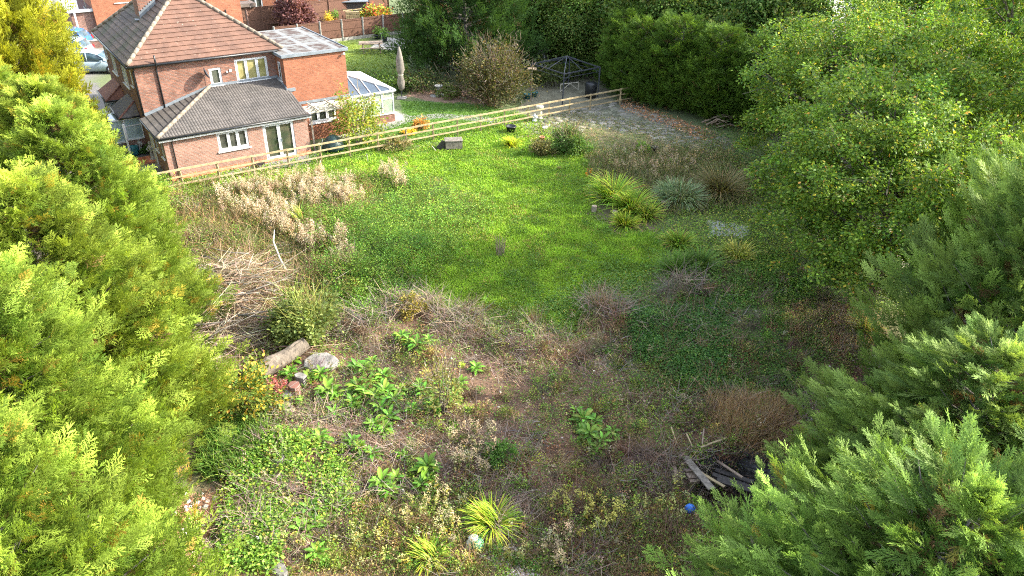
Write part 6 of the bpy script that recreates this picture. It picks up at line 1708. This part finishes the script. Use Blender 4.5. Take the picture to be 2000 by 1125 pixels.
# ------------------------------------------------------------------ far gardens
def panel_fence(p0, p1, n, h, label, mat='fencewood', pmat='render_', board=.3):
    a, b = Vector(G(*p0)), Vector(G(*p1)); r = empty('panel_fence', a); d = b - a; tag(r, label, 'fence'); nn = Vector((d.y, -d.x, 0)).normalized()
    if nn.y > 0: nn = -nn
    for i in range(n):
        s0, s1 = d * ((i + .03) / n), d * ((i + .97) / n)
        m = MB(); m.bar(s0 + Vector((0, 0, board + (h - board) / 2)), s1 + Vector((0, 0, board + (h - board) / 2)), .03, h - board)
        for z in (board + .12, (h + board) / 2, h - .1): m.bar(s0 + nn * .03 + Vector((0, 0, z)), s1 + nn * .03 + Vector((0, 0, z)), .04, .07)
        m.bar(s0 + Vector((0, 0, h + .02)), s1 + Vector((0, 0, h + .02)), .08, .04)
        m.build('panel', M[mat], r)
        if board > .1: m = MB(); m.bar(s0 + Vector((0, 0, board / 2)), s1 + Vector((0, 0, board / 2)), .05, board); m.build('gravel_board', M['render_'], r)
    for i in range(n + 1): m = MB(); q = d * (i / n); m.bar(q + nn * .03, q + nn * .03 + Vector((0, 0, h + .1)), .13); m.build('post', M[pmat], r)
    return r
panel_fence((540, 96), (860, 56), 8, 1.9, 'brown panel fence with pale concrete posts behind the back lawn')
panel_fence((470, 66), (760, 30), 7, 2.3, 'brown panel fence with brown posts behind the purple tree', pmat='fencewood', board=.05)
panel_fence((100, 72), (205, 66), 2, 1.2, 'low brown fence between the red and the blue car')
def picnic():
    m = MB(); L_ = 1.9
    for k in range(5): m.box(-L_ / 2, L_ / 2, -.38 + .155 * k, -.24 + .155 * k, .72, .76)
    o = [('top', m, 'oldwood', False)]
    for s_ in (-1, 1):
        m = MB(); m.box(-L_ / 2, L_ / 2, s_ * .75 - .12, s_ * .75 + .12, .42, .46); o.append(('bench_seat', m, 'oldwood', False))
        m = MB(); m.bar((s_ * .65, -.75, .02), (s_ * .65, -.25, .7), .07); m.bar((s_ * .65, .75, .02), (s_ * .65, .25, .7), .07); m.bar((s_ * .65, -.85, .38), (s_ * .65, .85, .38), .06); o.append(('leg', m, 'oldwood', False))
    return o
simple('picnic_table', 726, 101, 'brown wooden picnic table with attached benches on the back lawn', 'picnic table', picnic(), z=0, rz=.25, s=1.15)
m = MB(); m.bar((-.8, 0, .42), (.8, 0, .42), .45, .05); m.bar((-.8, .25, .65), (.8, .25, .95), .05, .5)
for a in (-.75, .75): m.bar((a, -.2, 0), (a, -.2, .62), .06); m.bar((a, .25, 0), (a, .28, .95), .06)
for k in range(3): m.bar((-.8, .26, .6 + .14 * k), (.8, .26, .6 + .14 * k), .03, .09)
simple('garden_bench', 535, 58, 'reddish brown garden bench in front of the far brown fence', 'bench', [('bench', m, 'fencewood', False)], z=.2, rz=.3, s=1.1)
m = MB(); m.box(-1.2, 1.2, -.9, .9, 0, 1.6); m2 = MB(); m2.poly([(-1.4, -1.1, 1.62), (1.4, -1.1, 1.62), (1.4, 1.1, 2.1), (-1.4, 1.1, 2.1)], .06)
simple('garden_shed', 690, 36, 'dark wooden shed with a grey sloping roof at the top edge', 'shed', [('wall', m, 'charwood', False), ('roof', m2, 'lead', False)], z=0, rz=.3, s=1.2)
for px, py, r_r, h_, mt, lb in ((642, 50, .25, .5, 'terracotta', 'terracotta pot with yellow flowers against the far fence'), (656, 47, .3, .6, 'terracotta', 'larger terracotta pot with a green plant against the far fence'), (752, 82, .25, .55, 'gazebo', 'dark blue grey planter at the corner of the back lawn'), (738, 76, .35, .4, 'gazebo', 'wide dark planter against the far fence right of the picnic table')):
    m2 = MB(); m2.lathe([(.05, h_), (r_r * 1.2, h_ + .2), (r_r * 1.1, h_ + .5), (.05, h_ + .75)], n=10, wob=.2)
    P = rng.normal(0, 1, (260, 3)) * (.22, .22, .25) + (0, 0, h_ + .3)
    V, F, C = scatter(*T_LEAF, P, frames(rng.normal(0, 1, (260, 3))), .2 * rng.uniform(.6, 1.2, 260), jitcol((.10, .19, .04) if px != 642 else (.45, .38, .05), 260))
    x, y, _ = G(px, py); e_ = empty('potted_plant', (x, y, 0)); pot(r_r, h_).build('pot', M[mt], e_, True); npmesh('foliage', V, F, M['leaf'], C, e_); tag(e_, lb, 'potted plant')
# wicker seat / cage
m = MB()
for k in range(8): m.bar((-.7 + .2 * k, -.4, 0), (-.7 + .2 * k, -.4, 1.3), .04); m.bar((-.7, -.4, .1 + .16 * k), (.7, -.4, .1 + .16 * k), .04)
m.bar((-1, -.5, 1.4), (1, .5, 1.4), .06); m.bar((-1, .5, 1.4), (1, -.5, 1.4), .06); m.box(-.7, .7, -.36, .4, 0, 1.2)
simple('wicker_planter', 690, 46, 'pale woven planter crate in front of the red flushed bush', 'planter', [('w', m, 'newwood', False)], z=0, rz=.3)
# patio strip at back lawn
m = MB(); m.box(-1.6, 1.6, -2.5, 2.5, .0, .03)
simple('patio_path', 768, 86, 'pale pinkish path running beside the back lawn', 'path', [('p', m, 'render_', False)], z=.004, rz=-.15)['kind'] = 'structure'

# far houses
def farhouse(px, py, w, d, h, rz, label, mat='brick_new', base_z=0, wins=(), roof=True):
    x, y, _ = G(px, py); r = empty('brick_house', (x, y, base_z), rz); tag(r, label, 'house')
    m = MB(); wallgrid(m, (0, 0, 0), U_, NF, w, 0, h, [(a, b, c, e) for a, b, c, e in wins]); m.box(0, w, .25, d, 0, h); m.build('wall', M[mat], r)
    for a, b, c, e in wins: window(r, (0, 0, 0), U_, NF, a, b, c, e, mull=(.5,), glass='glass')
    if roof:
        m = MB(); kk_ = .7; hz_ = h + kk_ * d / 2
        m.poly([(-.3, -.3, h), (w + .3, -.3, h), (w - d * .3, d / 2, hz_), (d * .3, d / 2, hz_)], .1); m.poly([(w + .3, d + .3, h), (-.3, d + .3, h), (d * .3, d / 2, hz_), (w - d * .3, d / 2, hz_)], .1)
        m.poly([(-.3, d + .3, h), (-.3, -.3, h), (d * .3, d / 2, hz_)], .1); m.poly([(w + .3, -.3, h), (w + .3, d + .3, h), (w - d * .3, d / 2, hz_)], .1)
        m.build('roof', M['tile_brown'], r)
    return r
farhouse(430, 40, 14, 8, 5.2, .33, 'red brick house with white framed windows at the top edge behind the fences', wins=((3.2, 4.6, .8, 2.2), (6.0, 9.0, .5, 2.6), (10.5, 13.2, .8, 2.4)))
# tall rear wing of the neighbouring half
nb = empty('brick_wing', HW(6.3, 11.2), HA); tag(nb, 'orange brick rear wing rising behind the hipped roof', 'building')
m = MB(); m.box(0, 2.15, 0, 3.5, 0, 9.2); m.build('wall', M['brick_new'], nb)
m = MB(); m.box(-.08, 2.23, -.08, 3.58, 9.2, 9.35); m.build('coping', M['concrete'], nb); m = MB(); m.tube([(1.1, -.06, 6.6), (1.1, -.06, 5.9)], .04, 6); m.build('pipe', M['black'], nb)
m = MB(); m.lathe([(.5, 0), (.5, 1.9)], n=4); m2 = MB(); m2.box(-.75, .75, -.65, .65, 1.9, 2.15)
simple('brick_outbuilding', 484, 62, 'small dark brick outbuilding with a mossy cap behind the flat roof', 'outbuilding', [('wall', m, 'brick_dark', False), ('roof', m2, 'tile_dark', False)], z=0, rz=.6, s=1.3)
# next house along the drive
x, y, _ = G(196, 74); nh = empty('brick_house', (x, y, 0), HA); tag(nh, 'dark brick house with a blue grey flat porch roof, partly hidden by the near roof', 'house')
m = MB(); m.box(0, 9, 0, 11, 0, 5.4); m.build('wall', M['brick_new'], nh)
m = MB(); m.box(-1.9, -.003, .5, 8, 0, 2.5); po = m.build('porch', M['brick_dark'], nh)
m = MB(); m.box(-2.05, -.01, .3, 8.1, 2.5, 2.62); m.build('porch_roof', M['glass_roof'], po)
m = MB(); m.bar((-2.1, .25, 2.5), (-2.1, 8.1, 2.5), .06, .25); m.bar((-2.1, .22, 2.5), (0, .22, 2.5), .06, .25); m.bar((-1.6, .2, 0), (-1.6, .2, 2.4), .15); m.build('fascia', M['upvc'], po)
window(nh, (0, 11, 0), (0, -1, 0), NL, 5, 7, 3.3, 4.7, mull=(.5,)); window(nh, (0, 0, 0), U_, NF, 2, 3.4, 3, 4.5); m = MB(); m.box(-.02, -.003, 4.2, 4.9, 2.65, 5.2); m.build('panel', M['newwood'], nh)
m = MB(); m.poly([(-.3, -.3, 5.4), (9.3, -.3, 5.4), (4.5, 4.5, 8.4)], .1); m.poly([(-.3, 11.3, 5.4), (-.3, -.3, 5.4), (4.5, 4.5, 8.4), (4.5, 7, 8.4)], .1); m.poly([(9.3, -.3, 5.4), (9.3, 11.3, 5.4), (4.5, 7, 8.4), (4.5, 4.5, 8.4)], .1); m.build('roof', M['tile_dark'], nh)
# drive boundary walls
for (a, b, h_, mt, lb) in (((60, 78), (200, 66), .7, 'brick_dark', 'low dark brick wall between the red car and the blue car'), ((150, 96), (206, 92), .6, 'brick_dark', 'low dark brick wall between the blue and the silver blue car')):
    p, q = Vector(G(*a)), Vector(G(*b)); r = empty('low_wall', p); m = MB(); d_ = q - p; m.bar((0, 0, h_ / 2), (d_.x, d_.y, h_ / 2), .25, h_); m.build('wall', M[mt], r); m = MB(); m.bar((0, 0, h_ + .03), (d_.x, d_.y, h_ + .03), .3, .06); m.build('coping', M['concrete'], r); tag(r, lb, 'wall')
m = MB(); m.box(-3, 3, -2.0, 2.0, .0, .02)
m = MB(); m.bar((-.5, 0, .1), (.5, .1, .1), .25, .2); simple('white_bag', 178, 84, 'white bag lying on the drive behind the blue car', 'bag', [('b', m, 'whitebag', False)], z=0, s=1.3)

def car(px, py, rz, col, label, s=1.0, z=0.0, paintname='paint'):
    x, y, _ = G(px, py); r = empty('parked_car', (x, y, z), rz); r.scale = (s, s, s); tag(r, label, 'car')
    pm = paint(paintname, col)
    # lower body stations: x, zlow, zmid, ztop, halfwidth
    stn = [(-2.05, .35, .55, .70, .68), (-1.95, .25, .55, .88, .80), (-1.4, .22, .55, .95, .86), (-.3, .22, .55, .93, .87), (.9, .22, .55, .90, .87), (1.5, .22, .55, .82, .84), (1.9, .24, .5, .68, .76), (2.05, .32, .48, .56, .62)]
    def loft(st, f, mb):
        b = len(mb.v); k = None
        for q in st:
            ring = f(q); k = len(ring); mb.v += [tuple(p) for p in ring]
        for i in range(len(st) - 1):
            for j in range(k): mb.f.append([b + i * k + j, b + i * k + (j + 1) % k, b + (i + 1) * k + (j + 1) % k, b + (i + 1) * k + j])
        mb.f.append([b + j for j in range(k)][::-1]); mb.f.append([b + (len(st) - 1) * k + j for j in range(k)])
    m = MB(); loft(stn, lambda q: [(q[0], -q[4] * .92, q[1]), (q[0], -q[4], q[2]), (q[0], -q[4] * .97, q[3] - .04), (q[0], -q[4] * .85, q[3]), (q[0], q[4] * .85, q[3]), (q[0], q[4] * .97, q[3] - .04), (q[0], q[4], q[2]), (q[0], q[4] * .92, q[1])], m)
    body = m.build('body', pm, r, True)
    cab = [(-1.85, .88, .02, .70), (-1.55, .90, .42, .66), (-1.0, .92, .55, .64), (.0, .92, .57, .64), (.55, .90, .46, .64), (1.25, .86, .02, .70)]
    g = MB(); loft(cab, lambda q: [(q[0], -.80, q[1] - .02), (q[0], -q[3], q[1] + q[2]), (q[0], q[3], q[1] + q[2]), (q[0], .80, q[1] - .02)], g)
    g.build('window', M['car_glass'], r, True)
    m = MB(); loft(cab[1:5], lambda q: [(q[0], -q[3] * 1.02, q[1] + q[2] - .02), (q[0], -q[3] * .9, q[1] + q[2] + .035), (q[0], q[3] * .9, q[1] + q[2] + .035), (q[0], q[3] * 1.02, q[1] + q[2] - .02)], m)
    for sy in (-1, 1):
        for (xa, xb, za, zb) in ((.55, 1.25, 1.37, .9), (-.25, -.2, 1.49, .93), (-1.5, -1.8, 1.33, .92)): m.bar((xa, sy * .665, za), (xb, sy * .80, zb), .06, .05)
    m.build('roof', pm, r, True)
    for sx in (-1.3, 1.3):
        for sy in (-1, 1):
            w = empty('wheel', (sx, sy * .78, .32)); w.parent = r
            t = MB(); t.tube([(0, -.10, 0), (0, -.09, 0), (0, .09, 0), (0, .10, 0)], [.26, .32, .32, .26], 18); t.build('tyre', M['tyre'], w, True)
            t = MB(); t.tube([(0, -.105, 0), (0, .105, 0)], .20, 14); t.build('rim', M['rim'], w, True)
    for sy in (-1, 1):
        t = MB(); t.box(-2.06, -1.96, sy * .68 - .11, sy * .68 + .11, .62, .86); t.build('tail_light', M['red_light'], r)
        t = MB(); t.box(1.84, 1.97, sy * .62 - .14, sy * .62 + .14, .54, .66); t.build('headlight', M['glass_bay'], r)
        t = MB(); t.box(.72, .86, sy * .95 - .09, sy * .95 + .09, .88, 1.0); t.build('mirror', pm, r)
    return r
car(140, 58, .12, (.42, .008, .02), 'dark red hatchback parked furthest away at the top left', 1.25, paintname='red_paint')
car(128, 92, pi + .1, (.03, .13, .50), 'bright blue car with a red tail light on the drive', 1.1, paintname='blue_paint')
car(128, 112, pi + .1, (.20, .28, .36), 'grey blue car in front of the bright blue one, roof rails shining', 1.1, paintname='grey_blue_paint')
car(190, 140, .15, (.28, .36, .42), 'silver blue car nearest the side wall of the house', 1.1, paintname='silver_blue_paint')
